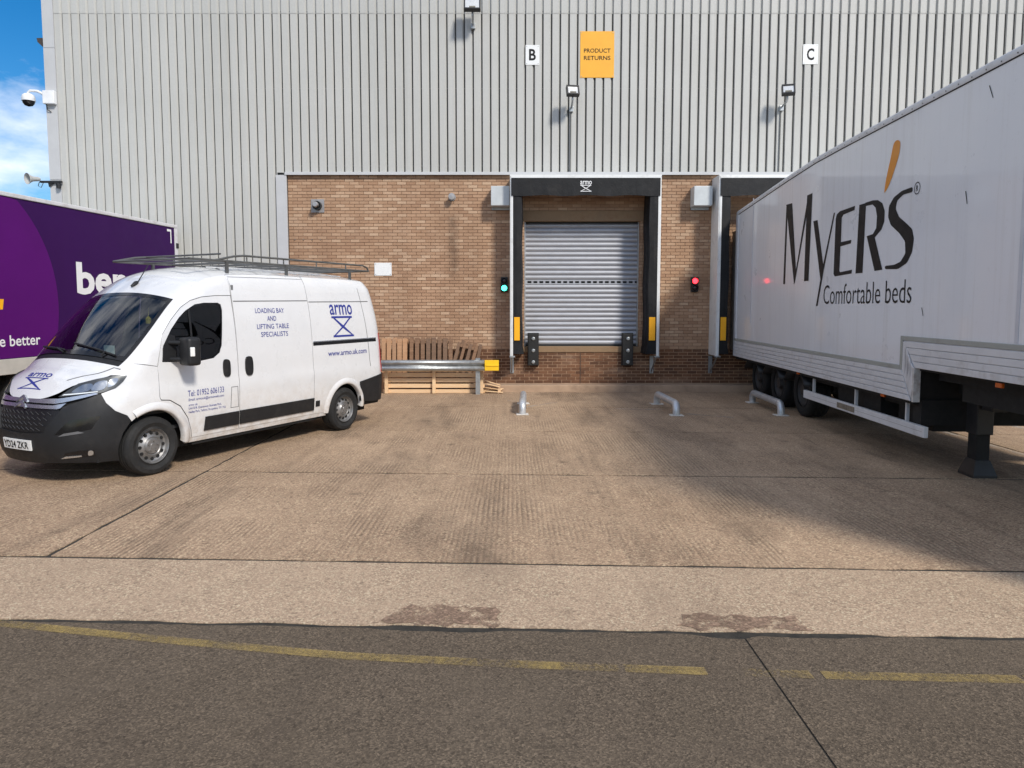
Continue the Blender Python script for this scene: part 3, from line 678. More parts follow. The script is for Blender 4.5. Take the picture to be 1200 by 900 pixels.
for k, (z, a, y, L_) in enumerate(((.015, 4, -.05, .42), (.06, 9, .05, .40), (.03, -3, .16, .43), (.13, 14, -.02, .36), (.16, 17, .10, .37))):
    bm = bmesh.new(); bx(bm, 0, L_, -.045, .045, 0, .018, M=Matrix.Translation((.03, y, z + L_ * math.sin(R(abs(a))))) @ Matrix.Rotation(R(a), 4, 'Y') @ Matrix.Rotation(R(k * 3 - 5), 4, 'Z')); obj('board', bm, WOODL, t, bevel=.003, seg=1)
bm = bmesh.new(); bx(bm, .33, .40, -.10, .22, 0, .09); obj('bearer', bm, WOODL, t, bevel=.004, seg=1)

HOOP = pbr('galvanised hoop', (.58, .60, .62), .38, .55, .12, 8, dirt=((.25, .23, .2), .4, 7)); FOOTM = pbr('pale grout', (.62, .58, .52), .9, 0, .2, 9)
def hoop(x0, y0, x1, y1, label):
    t = thing('wheel_guide', label, 'wheel guide', (x0, y0, 0), 0, 'galvanised wheel guide hoops')
    A, B = Vector((0, 0, 0)), Vector((x1 - x0, y1 - y0, 0)); d = (B - A).normalized(); h, r = .215, .13
    pts = [A + Vector((0, 0, .0))]
    pts += [A + d * (r - r * math.cos(a)) + Vector((0, 0, h - r + r * math.sin(a))) for a in [math.pi / 2 * i / 6 for i in range(7)]]
    pts += [B - d * (r - r * math.cos(a)) + Vector((0, 0, h - r + r * math.sin(a))) for a in [math.pi / 2 * (6 - i) / 6 for i in range(7)]] + [B]
    bm = bmesh.new(); tube(bm, pts, .066, 14); obj('hoop', bm, HOOP, t, smooth=60)
    for p in (A, B):
        bm = bmesh.new(); pts2 = jag([(p.x - .12, p.y - .11), (p.x + .12, p.y - .11), (p.x + .12, p.y + .11), (p.x - .12, p.y + .11)], .03, .06, x0 + p.y)
        prism(bm, [(a, b, .001) for a, b in pts2], (0, 0, .010)); obj('foot_plate', bm, FOOTM, t)
hoop(.195, 13.1, .235, 14.6, 'grey hoop wheel guide left of the shutter bay, seen end on')
hoop(3.03, 12.98, 2.98, 14.5, 'grey hoop wheel guide right of the shutter bay, standing clear of the trailer')
hoop(4.96, 12.98, 5.03, 14.75, 'grey hoop wheel guide beside the bed trailer rear wheels')
hoop(7.84, 12.85, 7.82, 14.5, 'wheel guide whose foot shows beyond the bed trailer underside')

# ================================================================== bed trailer
_a = N('trailer white'); _p = _a.pos()
_c = _a.ramp(_a.noise(_p, .6, 4), [(.3, (.76, .775, .81)), (.7, (.82, .83, .85))])
_c = _a.mix(_a.ramp(_a.noise(_a.pos((5, 5, .22)), 1.6, 6, .7), [(.50, 0.0), (.80, .38)]), _c, (.52, .50, .47))
_c = _a.mix(_a.ramp(_a.noise(_p, 14, 5, .75), [(.60, 0.0), (.80, .3)]), _c, (.42, .40, .37))
_a.set(Base_Color=_c, Roughness=_a.ramp(_a.noise(_p, 2, 4), [(.3, .26), (.7, .42)]), Coat_Weight=.5, Coat_Roughness=.07, Normal=_a.bump(_a.noise(_p, 2.6, 2), .035, .03)); TW = _a.m
PLK = pbr('trailer side rail', (.66, .66, .67), .42, 0, .06, 3, dirt=((.3, .25, .2), .45, 4)); BAND = pbr('grey green band', (.36, .37, .34), .5, 0, .06, 3, dirt=((.2, .18, .15), .4, 5))
FRM = pbr('door brown grey', (.42, .36, .30), .6, 0, .15, 3, dirt=((.08, .06, .05), .5, 4)); AMB = pbr('amber lens', (.5, .09, .01), .25)
TYRE = pbr('tyre rubber', (.013, .013, .013), .8, 0, .25, 8, .2, 50, dirt=((.05, .045, .04), .45, 8)); STEEL = pbr('wheel steel', (.26, .255, .25), .42, .6, .15, 8, dirt=((.07, .06, .05), .75, 14))
bt = thing('bed_trailer', 'tall white step frame trailer lettered MYERS Comfortable beds, backed into the right hand dock', 'trailer', (5.18, 16.4, 0), math.atan2(-1, -.0385))
TOPL = [(-.17, 4.185), (1.6, 4.29), (3.2, 4.385), (4.5, 4.445), (5.5, 4.455), (12.9, 4.455)]
bm = bmesh.new(); prism(bm, [(s, 0, z) for s, z in [(-.17, .862), (7.76, .842), (7.86, 1.252), (12.9, 1.252)] + [(s, z - .012) for s, z in TOPL[::-1]]], (0, 2.5, 0)); obj('body', bm, TW, bt, bevel=.012)
bm = bmesh.new()                                           # rounded cant rail along the roof edge
for y in (0, 2.5):
    pr = [(-.010, -.085), (-.014, -.06), (-.012, -.025), (.006, .002), (.05, .016), (.05, -.02), (.0, -.085)]; rows = []
    for s, z in TOPL: rows.append([bm.verts.new((s, a if y == 0 else 2.5 - a, z + b)) for a, b in pr])
    for A, B in zip(rows, rows[1:]):
        for k in range(len(pr)): bm.faces.new((A[k], A[(k + 1) % len(pr)], B[(k + 1) % len(pr)], B[k]))
    bm.faces.new(rows[0]); bm.faces.new(rows[-1][::-1])
cr_ = obj('cant_rail', bm, PLK, bt, smooth=40)
bm = bmesh.new()
for (a, za), (b, zb) in zip(TOPL, TOPL[1:]): prism(bm, [(a, -.006, za - .098), (b, -.006, zb - .098), (b, -.006, zb - .0855), (a, -.006, za - .0855)], (0, .008, 0))
obj('sealant_line', bm, INK, cr_)
bm = bmesh.new(); s = .1
while s < 12.8:
    z = smz = [za + (zb - za) * (s - a) / (b - a) for (a, za), (b, zb) in zip(TOPL, TOPL[1:]) if a <= s <= b][0]
    tube(bm, [(s, -.011, z - .062), (s, -.018, z - .062)], .008, 6); s += .24
obj('rivets', bm, pbr('rivet', (.12, .12, .12), .5), cr_, kind='stuff')
def plank(name, mat, pts, y=-.022, th=.022):
    bm = bmesh.new(); prism(bm, [(s, y, z) for s, z in pts], (0, th - .0015, 0)); return obj(name, bm, mat, bt, bevel=.004, seg=1)
PH, G = .0705, .007
for k in range(5):
    z = .862 + k * PH; e0, e1 = 7.80 - .048 * k, 7.80 - .048 * (k + 1)
    plank('side_plank', PLK, [(-.15, z), (e0, z - .018 * (1 - k / 5)), (e1 + .004, z + PH - G - .018 * (1 - k / 5)), (-.15, z + PH - G)])
for k in range(4):
    z = 1.255 + k * .079; e0, e1 = 7.885 - .075 * k, 7.885 - .075 * (k + 1)
    plank('side_plank', PLK, [(e0, z), (12.85, z), (12.85, z + .072), (e1 + .004, z + .072)])
for k in range(4):
    a0, a1 = 7.575 + k * .06, 7.575 + (k + 1) * .06 - .006
    plank('step_plank', PLK, [(a0, 1.205 - k * .085), (a1, 1.205 - (k + 1) * .085 + .01), (a1 + .066, 1.235 + .0 * k), (a1 + .02 - .05 * k + .03 * k, 1.55 - k * .08), (a0 + .004, 1.56 - k * .078)], y=-.024)
box('step_post', pbr('stained post', (.55, .54, .52), .5, 0, .1, 4, dirt=((.22, .13, .07), .75, 7)), bt, 7.845, 7.885, -.03, .05, .84, 1.252)
bm = bmesh.new(); prism(bm, [(7.775, .06, .838), (7.80, .06, .838), (7.89, .06, 1.249), (7.868, .06, 1.249)], (0, 2.4, 0)); bx(bm, -.1, 7.77, .03, 2.47, .80, .838); bx(bm, 7.9, 12.85, .03, 2.47, 1.225, 1.2495); obj('under_shade_panel', bm, DARK, bt)  # added dark plates, the deep shade under the body put in as colour
plank('trim_band', BAND, [(-.15, 1.218), (7.50, 1.205), (7.50, 1.262), (-.15, 1.275)], y=-.02, th=.02); plank('trim_band', BAND, [(7.505, 1.205), (7.565, 1.205), (7.565, 1.63), (7.505, 1.63)], y=-.021, th=.021); plank('trim_band', BAND, [(7.57, 1.575), (12.85, 1.575), (12.85, 1.63), (7.57, 1.63)], y=-.02, th=.02)
box('rear_post', PLK, bt, -.19, -.02, -.016, 2.516, .87, 4.10, bevel=.006)
bm = bmesh.new(); bx(bm, -.64, -.20, .03, .07, .98, 3.72); dl = obj('rear_door', bm, FRM, bt, label='brown grey rear door leaf swung open')
bm = bmesh.new(); bx(bm, -.23, -.195, .005, .08, .95, 3.78); bx(bm, -.64, -.231, .024, .075, 3.721, 3.77); obj('door_edge', bm, BLACKM, dl)
ur = box('underrun_bar', PLK, bt, 4.2, 8.06, .02, .075, .432, .565, bevel=.008)
bm = bmesh.new(); bx(bm, 4.6, 8.02, .0185, .0195, .50, .503); bx(bm, 5.6, 6.2, .0165, .0185, .46, .54); obj('grime_label', bm, pbr('old label', (.2, .17, .13), .7, 0, .4, 20), ur)
for s in (4.45, 6.05, 7.5): box('bar_support', PLK, ur, s, s + .03, .08, .12, .50, .86)
bm = bmesh.new()
for y in (.62, 1.74): bx(bm, .2, 7.7, y, y + .14, .50, .858)
for y in (.50, 1.86): bx(bm, 7.9, 12.6, y, y + .16, .95, 1.25)
bx(bm, .3, 5.0, .7, 1.8, .58, .80); bx(bm, 8.0, 12.7, .20, 2.3, 1.12, 1.249); bx(bm, 5.2, 6.6, .20, .70, .46, .85); bx(bm, 6.9, 7.75, .30, .85, .46, .84); bx(bm, 7.65, 7.84, .1, 2.4, .55, .86); bx(bm, 8.4, 12.2, .25, .5, .92, 1.2)
for y in (.25, 2.25): bx(bm, .4, 7.7, y, y + .05, .70, .858)
obj('chassis', bm, DARK, bt)
def tyre_prof(Rr, w_): return [(0, Rr * .60), (.01, Rr * .66), (-.012, Rr * .80), (.0, Rr * .93), (.025, Rr * .985), (.05, Rr), (w_ * .28, Rr), (w_ * .29, Rr - .009), (w_ * .33, Rr - .009), (w_ * .34, Rr), (w_ * .48, Rr), (w_ * .49, Rr - .009), (w_ * .53, Rr - .009), (w_ * .54, Rr), (w_ * .68, Rr), (w_ * .69, Rr - .009), (w_ * .73, Rr - .009), (w_ * .74, Rr), (w_ - .05, Rr), (w_ - .02, Rr * .97), (w_, Rr * .8), (w_ - .01, Rr * .6)]
for s in (.95, 2.25, 3.55):
    for sd in (0, 1):
        c = (s, .24 if sd == 0 else 2.26, .475); ax = (0, 1, 0) if sd == 0 else (0, -1, 0)
        bm = bmesh.new(); lathe(bm, tyre_prof(.475, .36), c, ax, 40); wl = obj('wheel', bm, pbr('shaded trailer tyre', (.010, .010, .010), .85, 0, .2, 8), bt, smooth=35)  # tyre colour darkened for the shade under the trailer
        bm = bmesh.new(); lathe(bm, [(.02, .29), (.01, .27), (.06, .25), (.09, .20), (.085, .12), (.0, .10), (-.01, .06), (-.01, 0)], c, ax, 28); obj('rim', bm, pbr('shaded trailer rim', (.045, .04, .038), .65, .2), wl, smooth=40)  # near-black rim, underbody shade painted into its colour
        if sd == 0:
            bm = bmesh.new(); rows = []
            for a in range(20, 161, 14): rows.append([bm.verts.new((s + .56 * math.cos(R(a)), y, .475 + .56 * math.sin(R(a)) * .72)) for y in (.08, .48)])
            for A, B in zip(rows, rows[1:]): bm.faces.new((A[0], A[1], B[1], B[0]))
            o = obj('mudguard', bm, BLACKM, bt, smooth=60); md = o.modifiers.new('thick', 'SOLIDIFY'); md.thickness = .01
    bm = bmesh.new(); tube(bm, [(s, .3, .475), (s, 2.2, .475)], .07, 10); obj('axle', bm, DARK, bt)
for y in (.56, 1.82):
    bm = bmesh.new(); bx(bm, 8.0, 8.22, y - .02, y + .17, .50, 1.24); lg = obj('landing_leg', bm, BLACKM, bt, bevel=.01)
    bm = bmesh.new(); bx(bm, 8.025, 8.195, y + .0, y + .15, .16, .52); obj('inner_tube', bm, DARK, lg)
    bm = bmesh.new(); a = [(7.955, y - .06), (8.265, y - .06), (8.265, y + .21), (7.955, y + .21)]; b = [(8.015, y - .01), (8.205, y - .01), (8.205, y + .16), (8.015, y + .16)]
    lo = [bm.verts.new((p, q, .03)) for p, q in a]; hi = [bm.verts.new((p, q, .20)) for p, q in b]; lo2 = [bm.verts.new((p, q, .0)) for p, q in a]
    for i in range(4): bm.faces.new((lo[i], lo[(i + 1) % 4], hi[(i + 1) % 4], hi[i])); bm.faces.new((lo2[i], lo2[(i + 1) % 4], lo[(i + 1) % 4], lo[i]))
    bm.faces.new(hi); bm.faces.new(lo2); obj('foot', bm, BLACKM, lg)
    box('gearbox', BLACKM, lg, 8.20, 8.42, y + .02, y + .2, .80, 1.1, bevel=.01)
for s, z in ((9.36, 1.20), (7.0, .815), (3.9, .825)): box('marker_lamp', AMB, bt, s, s + .10, .0, .03, z - .012, z + .035, bevel=.005)
# lettering on the flank
SY = lambda s, z: (s, -.0035, z)
M1 = [(3.08, 2.417), (3.18, 2.414), (3.21, 3.858), (3.13, 3.869)]; M2 = [(3.12, 3.871), (3.43, 3.857), (3.73, 2.621), (3.65, 2.398)]
M3 = [(3.63, 2.399), (3.69, 2.427), (4.23, 3.741), (4.15, 3.767)]; M4 = [(4.15, 3.881), (4.38, 3.883), (4.33, 2.433), (4.13, 2.432)]
Y1 = [(4.46, 3.411), (4.64, 3.41), (4.94, 2.657), (4.85, 2.406)]; Y2 = [(5.28, 3.434), (5.33, 3.443), (4.98, 2.612), (4.76, 2.011), (4.69, 2.005), (4.89, 2.575)]
E_ = [(6.02, 3.443), (5.51, 3.436), (5.4, 3.405), (5.36, 3.339), (5.35, 2.5), (5.4, 2.459), (5.99, 2.476), (6.0, 2.531), (5.59, 2.515), (5.56, 2.54), (5.57, 2.902), (5.93, 2.916), (5.94, 2.966), (5.58, 2.965), (5.58, 3.331), (5.64, 3.368), (6.01, 3.386)]
R1 = [(6.16, 3.436), (6.37, 3.434), (6.34, 2.468), (6.12, 2.47)]; R2 = [(6.35, 3.44), (6.57, 3.44), (6.72, 3.421), (6.85, 3.361), (6.92, 3.251), (6.92, 3.112), (6.85, 3.016), (6.67, 2.929), (6.92, 2.482), (6.7, 2.476), (6.43, 2.971), (6.61, 2.98), (6.7, 3.051), (6.71, 3.208), (6.66, 3.329), (6.57, 3.384), (6.35, 3.393)]
S_ = [(7.61, 3.449), (7.35, 3.442), (7.15, 3.392), (7.03, 3.296), (7.02, 3.16), (7.1, 3.046), (7.33, 2.918), (7.48, 2.802), (7.5, 2.652), (7.39, 2.558), (7.23, 2.528), (6.99, 2.528), (6.99, 2.485), (7.33, 2.467), (7.55, 2.532), (7.66, 2.655), (7.69, 2.816), (7.64, 2.935), (7.51, 3.015), (7.31, 3.122), (7.21, 3.237), (7.24, 3.335), (7.39, 3.389), (7.61, 3.386)]
F_ = [(6.91, 3.495), (6.89, 3.516), (6.93, 3.678), (7.02, 3.901), (7.08, 4.06), (7.13, 4.101), (7.19, 4.102), (7.25, 4.069), (7.26, 4.002), (7.23, 3.892), (7.12, 3.711), (7.0, 3.562)]
def crv(p, it=2):                                          # round an outline by corner cutting
    for _ in range(it):
        q = []
        for i in range(len(p)):
            a, b = p[i], p[(i + 1) % len(p)]
            if math.hypot(b[0] - a[0], b[1] - a[1]) < .12 or len(p) < 6: q += [(a[0] * .75 + b[0] * .25, a[1] * .75 + b[1] * .25), (a[0] * .25 + b[0] * .75, a[1] * .25 + b[1] * .75)]
            else: q += [(a[0] * .9 + b[0] * .1, a[1] * .9 + b[1] * .1), (a[0] * .1 + b[0] * .9, a[1] * .1 + b[1] * .9)]
        p = q
    return p
def crs(p, n=3):                                           # closed spline through the points
    r = []; m = len(p)
    for i in range(m):
        a, b, c, d = p[i - 1], p[i], p[(i + 1) % m], p[(i + 2) % m]
        for k in range(n):
            t_ = k / n; r.append(tuple(.5 * (2 * b[j] + (c[j] - a[j]) * t_ + (2 * a[j] - 5 * b[j] + 4 * c[j] - d[j]) * t_ ** 2 + (3 * b[j] - a[j] - 3 * c[j] + d[j]) * t_ ** 3) for j in (0, 1)))
    return r
for nm, pl in (('letter_m', [M1, M2, M3, M4]), ('letter_y', [Y1, Y2]), ('letter_e', [E_]), ('letter_r', [R1, R2]), ('letter_s', [crv(S_, 1)])): 
    bm = bmesh.new()
    for k, p in enumerate(pl): patch(bm, p, lambda s, z, k=k: (s, -.0030 - .0006 * k, z), sp=5)
    me = bpy.data.meshes.new('glyph'); bm.to_mesh(me); bm.free(); obj(nm, me, INK, bt)
polys('flame_mark', [crs(F_)], SY, pbr('orange vinyl', srgb(222, 142, 30), .4, 0, .05, 4), bt, sp=5, label='orange flame shaped stroke')
bm = bmesh.new(); o_ = arc((0, 0), 1, 0, 360, 24)[:-1]
patch(bm, [(7.715 + .07 * a, 3.415 + .075 * b) for a, b in o_], SY, holes=[[(7.715 + .058 * a, 3.415 + .063 * b) for a, b in o_]], sp=5); V, F = text2d('R', .05, .07, .01); flat(bm, V, F, lambda u, v: SY(7.69 + u, 3.38 + v))
me = bpy.data.meshes.new('glyph'); bm.to_mesh(me); bm.free(); obj('registered_mark', me, INK, bt)
letters('lettering', 'Comfortable beds', 2.70, .30, lambda u, v: SY(4.99 + u, 2.035 + v), INK, bt, -.006)
for p in ([(9.02, 4.22), (9.035, 4.22), (9.10, 4.08), (9.09, 4.08)], [(8.70, 3.22), (8.715, 3.22), (8.75, 3.08), (8.74, 3.08)], [(7.93, 1.98), (7.945, 1.98), (7.98, 1.88), (7.97, 1.88)]): polys('scratch', [p], SY, INK, bt, sp=5)
for s in (1.05, 9.62): box('panel_joint', pbr('joint cover', (.60, .61, .65), .4), bt, s, s + .05, -.006, -.0005, 1.64, 4.30)

# ================================================================== purple trailer
PUR = pbr('deep purple vinyl', srgb(52, 10, 78), .45, 0, .08, 1.2, spec=.2); PUR2 = pbr('bright purple vinyl', srgb(84, 10, 104), .45, 0, .06, 1.2, spec=.2)
pt = thing('purple_trailer', 'purple box trailer with white lettering parked behind the van', 'trailer', (-7.8, 16.5, 0), math.atan2(-1, -.12))
box('body', PUR, pt, -.06, 13.4, -2.5, 0, 1.13, 3.81)
box('roof_rail', PLK, pt, -.17, 13.42, -2.52, .022, 3.812, 3.885, bevel=.015); box('base_rail', pbr('beige rail', (.52, .50, .45), .5, 0, .1, 3), pt, -.16, 13.4, -2.51, .015, .87, 1.128, bevel=.01)
box('rear_post', PLK, pt, -.17, -.062, -2.512, .012, 1.13, 3.811); box('rear_doors', PLK, pt, -.185, -.171, -2.4, -.1, 1.0, 3.8)
for z in (1.6, 2.5, 3.35): box('hinge', BLACKM, pt, -.19, -.10, -.03, .03, z, z + .12, bevel=.01)
CS, CZ, CRr = 5.88, 2.03, 2.28
dp = [p for p in arc((CS, CZ), CRr, 0, 360, 72)[:-1]]; dp = [(s, max(1.14, min(3.80, z))) for s, z in dp]
cl = []
for p in dp:
    if not cl or math.hypot(p[0] - cl[-1][0], p[1] - cl[-1][1]) > 1e-4: cl.append(p)
PS = lambda s, z: (s, .003, z); PS2 = lambda s, z: (s, .006, z)
polys('disc_graphic', [cl], PS, PUR2, pt, sp=5, label='lighter purple disc graphic')
letters('lettering', 'ben', 1.46, .61, lambda u, v: PS2(3.12 - u, 2.228 + v), INKW, pt, .03)
letters('lettering', 'e better', .86, .185, lambda u, v: PS2(4.93 - u, 1.335 + v), INKW, pt, .012)
polys('gold_mark', [[(4.80, 2.12), (4.83, 1.95), (5.2, 1.95), (5.2, 2.12)]], PS2, YELP, pt, sp=5)
polys('corner_marking', [[(.22, 3.76), (.06, 3.76), (.06, 3.45), (.10, 3.45), (.10, 3.71), (.22, 3.71)]], PS2, INKW, pt, sp=5)
bm = bmesh.new(); bx(bm, .4, 13, -1.9, -.6, .55, .868); bx(bm, 5.2, 7.4, -.45, -.1, .35, .868); obj('chassis', bm, DARK, pt)
for s in (1.5, 2.85, 4.2):
    for sd in (0, 1):
        c = (s, -.12 if sd == 0 else -2.38, .5); ax = (0, -1, 0) if sd == 0 else (0, 1, 0)
        bm = bmesh.new(); lathe(bm, tyre_prof(.50, .36), c, ax, 36); wl = obj('wheel', bm, TYRE, pt, smooth=35); bm = bmesh.new(); lathe(bm, [(.02, .30), (.06, .26), (.09, .2), (.0, .1), (0, 0)], c, ax, 24); obj('rim', bm, MATS['shaded trailer rim'], wl, smooth=40)

# ================================================================== van: analytic body surface
def lerp_table(t,x):
    if x<=t[0][0]: return t[0][1]
    for (a,b),(c,d) in zip(t,t[1:]):
        if x<=c:
            k=(x-a)/(c-a); return b+(d-b)*k
    return t[-1][1]
def smooth_table(t,x):
    # monotone-ish catmull-rom
    n=len(t)
    if x<=t[0][0]: return t[0][1]
    if x>=t[-1][0]: return t[-1][1]
    for i in range(n-1):
        if x<=t[i+1][0]:
            x0,y0=t[i];x1,y1=t[i+1];h=x1-x0
            m0=(y1-t[i-1][1])/(x1-t[i-1][0]) if i>0 else (y1-y0)/h
            m1=(t[i+2][1]-y0)/(t[i+2][0]-x0) if i<n-2 else (y1-y0)/h
            k=(x-x0)/h
            return (2*k**3-3*k*k+1)*y0+(k**3-2*k*k+k)*h*m0+(-2*k**3+3*k*k)*y1+(k**3-k*k)*h*m1
XN,X0,WM=2.68,1.50,1.02
XR,RC=-2.74,.13
PL=[]   # (s,x,y)
def build_plan():
    pts=[]
    N=160
    for i in range(N+1):
        th=math.pi/2*i/N
        pts.append((X0+(XN-X0)*math.cos(th)**(2/2.7), WM*math.sin(th)**(2/2.7)))
    M=60
    for i in range(1,M+1):
        pts.append((X0+(XR+RC-X0)*i/M, WM))
    for i in range(1,13):
        a=math.pi/2*i/12
        pts.append((XR+RC-RC*math.sin(a), WM-RC+RC*math.cos(a)))
    for i in range(1,11): pts.append((XR,(WM-RC)*(1-i/10)))
    s=0;PL.append((0,)+pts[0])
    for a,b in zip(pts,pts[1:]):
        s+=math.hypot(b[0]-a[0],b[1]-a[1]); PL.append((s,)+b)
build_plan()
SX0=PL[160][0]; SRC=PL[220][0]; SEND=PL[-1][0]; SRE=PL[232][0]
def plan(s):
    lo,hi=0,len(PL)-1
    if s<=0: return PL[0][1:]
    if s>=SEND: return PL[-1][1:]
    while hi-lo>1:
        m=(lo+hi)//2
        if PL[m][0]<=s: lo=m
        else: hi=m
    a,b=PL[lo],PL[hi];k=(s-a[0])/(b[0]-a[0])
    return (a[1]+(b[1]-a[1])*k,a[2]+(b[2]-a[2])*k)
def SX(x):
    "arc position of a point on the flank at length x"
    return SX0+(X0-x)
WT=[(.2,.93),(.32,.965),(.40,.985),(.6,1.005),(.98,1.02),(1.05,1.008),(1.35,.998),(1.75,.968),(2.05,.925),(2.3,.885),(2.45,.85)]
LT=[(.2,.10),(.32,.03),(.45,0),(.62,0),(.8,.03),(.98,.10),(1.1,.15),(1.3,.17),(1.5,.17)]
RT=[(.2,0),(1.0,0),(1.6,.03),(2.1,.11),(2.3,.17),(2.45,.24)]
# shoulder line: (s, z)
def xat(s,z):
    x,y=plan(s)
    nw=max(0,min(1,(x-1.2)/1.3)); nw=nw*nw*(3-2*nw)
    return x-smooth_table(LT,z)*nw
def SA(x,z):
    lo,hi=0.0,4.0
    for _ in range(50):
        m=(lo+hi)/2
        if xat(m,z)>x: lo=m
        else: hi=m
    return lo
SWB=SA(1.93,1.335); SWT=SA(1.25,2.06)
ST=[(0,.955),(.3,.97),(.5,1.03),(.62,1.10),(.85,1.17),(1.04,1.215),(SWB,1.345),(SA(1.6,1.70),1.70),(SWT,2.06),(SA(.95,2.285),2.285),(SX(.62),2.39),(SX(.1),2.435),(SX(-.6),2.44),(SX(-2.0),2.435),(SRC,2.42),(SRE,2.40),(SEND,2.40)]
CT=[(0,0.0),(.3,.03),(.62,.05),(1.04,.09),(SWB,.09),(SWT,.10),(SX(.62),.125),(SX(0),.115),(SX(-2.2),.11),(SRC,.10),(SRE,.05),(SEND,0)]
BT=[(0,0),(.5,0),(1.04,.10),(SWB,.18),(SWT,.12),(SX(.62),.05),(SX(0),0),(SEND,0)]
def zsh(s): return smooth_table(ST,s)
def surf(s,z,off=0.0,raw=False):
    x,y=plan(s)
    k=smooth_table(WT,z)/WM
    nw=max(0,min(1,(x-1.2)/1.3)); nw=nw*nw*(3-2*nw)
    rw=max(0,min(1,(-1.9-x)/.75))
    X=x-smooth_table(LT,z)*nw+smooth_table(RT,z)*rw
    d=zsh(s)-z
    tk=.055*(1-max(0,min(1,d/.12)))**2
    Y=y*k
    f=1-tk*(1 if s<SX0 else 1)
    Y=Y*f
    if off and not raw:
        e=1e-3
        p=surf(s+e,z,0);q=surf(s-e,z,0) if s>e else (p[0],-p[1],p[2]) ; r=surf(s,z+e,0);t=surf(s,z-e,0)
        a=[p[i]-q[i] for i in range(3)];b=[r[i]-t[i] for i in range(3)]
        n=[a[2]*b[1]-a[1]*b[2],a[0]*b[2]-a[2]*b[0],a[1]*b[0]-a[0]*b[1]]
        l=math.sqrt(sum(c*c for c in n)) or 1
        n=[c/l for c in n]
        # outward
        if n[0]*(X-0)*.15+n[1]*Y<0: n=[-c for c in n]
        return (X+n[0]*off,Y+n[1]*off,z+n[2]*off)
    return (X,Y,z)
def top(s,v,off=0.0):
    E=surf(s,zsh(s)); c=smooth_table(CT,s);b=smooth_table(BT,s)
    w=1-abs(v)**2.4
    p=(E[0]+b*w,E[1]*v,E[2]+c*w)
    if off:
        e=2e-3
        a1=top(s+e,v);a0=top(s-e,v);b1=top(s,min(1,v+e));b0=top(s,max(-1,v-e))
        a=[a1[i]-a0[i] for i in range(3)];bb=[b1[i]-b0[i] for i in range(3)]
        n=[a[1]*bb[2]-a[2]*bb[1],a[2]*bb[0]-a[0]*bb[2],a[0]*bb[1]-a[1]*bb[0]]
        l=math.sqrt(sum(q*q for q in n)) or 1
        if n[2]<0: l=-l
        p=tuple(p[i]+n[i]/l*off for i in range(3))
    return p
a = N('van white paint'); cz = a.n('ShaderNodeTexCoord').outputs['Object']; sp_ = a.n('ShaderNodeSeparateXYZ'); a.l(cz, sp_.inputs[0])
hz = a.ramp(a.math('MULTIPLY', sp_.outputs[2], .5), [(.14, .85), (.28, .40), (.5, .06)]); df = a.ramp(a.noise(cz, 7, 6, .7), [(.35, .1), (.7, 1.0)])
c_ = a.mix(a.math('MULTIPLY', hz, df), a.ramp(a.noise(cz, 2, 3), [(.3, (.70, .71, .72)), (.7, (.75, .755, .76))]), srgb(168, 150, 128))
a.set(Base_Color=c_, Roughness=a.ramp(a.noise(cz, 5, 4), [(.3, .24), (.7, .36)]), Coat_Weight=1.0, Coat_Roughness=.03); VANW = a.m
VBLK = pbr('van black plastic', (.015, .0155, .017), .50, 0, .15, 6, .12, 120, dirt=((.06, .055, .05), .3, 5), spec=.35); GLOSSB = pbr('gloss black', (.008, .008, .009), .12)
CHR = pbr('satin silver', (.62, .64, .66), .22, .85, .05, 6); GRIL = pbr('grille black', (.012, .012, .013), .4)
GLS = m_glass('windscreen glass', (.50, .60, .60), .07); GLD = m_glass('dark side glass', (.10, .11, .11), .03); GLC = m_glass('clear lamp cover', (.90, .92, .93), .0, 1.3)
INTG = pbr('interior grey', (.16, .165, .17), .7, 0, .1, 5); INTD = pbr('interior dark', (.035, .036, .038), .7, 0, .15, 5); SEATF = pbr('seat fabric', (.05, .055, .065), .9, 0, .2, 12)
PAPER = pbr('paper', (.75, .75, .72), .7)

vn = thing('delivery_van', 'white high roof panel van lettered LOADING BAY AND LIFTING TABLE SPECIALISTS with roof rack', 'van', (-4.35, 10.28, 0), math.atan2(-.8955, -.445))
def A2(a_, z, off=0.0): return surf(SX(a_), z, off)
def S2(s, z, off=0.0):
    p = surf(abs(s), z, off); return p if s >= 0 else (p[0], -p[1], p[2])
def vpatch(name, poly, mat, holes=(), off=0.0, parent=vn, rim=.02, sides=(1, -1), sp=.09, fn=A2, smooth=40, label=None):
    r = []
    for sd in sides:
        bm = bmesh.new()
        g = (lambda u, v, o: tuple(c * (sd if i == 1 else 1) for i, c in enumerate(fn(u, v, o))))
        patch(bm, poly, lambda u, v: g(u, v, off), holes, sp, fn_in=(lambda u, v: g(u, v, off - rim)) if rim else None)
        o = obj(name, bm, mat, parent, smooth=smooth, label=label); r.append(o)
    return r[0] if len(r) == 1 else r
def shoulder(a0, a1, n, dz=0.0): return [(a0 + (a1 - a0) * i / n, zsh(SX(a0 + (a1 - a0) * i / n)) + dz) for i in range(n + 1)]
def circ(cx_, cz_, r, a0, a1, n=16): return arc((cx_, cz_), r, a0, a1, n)
AR = .425; FAx, RAx = 1.725, -1.725; AZ = .36
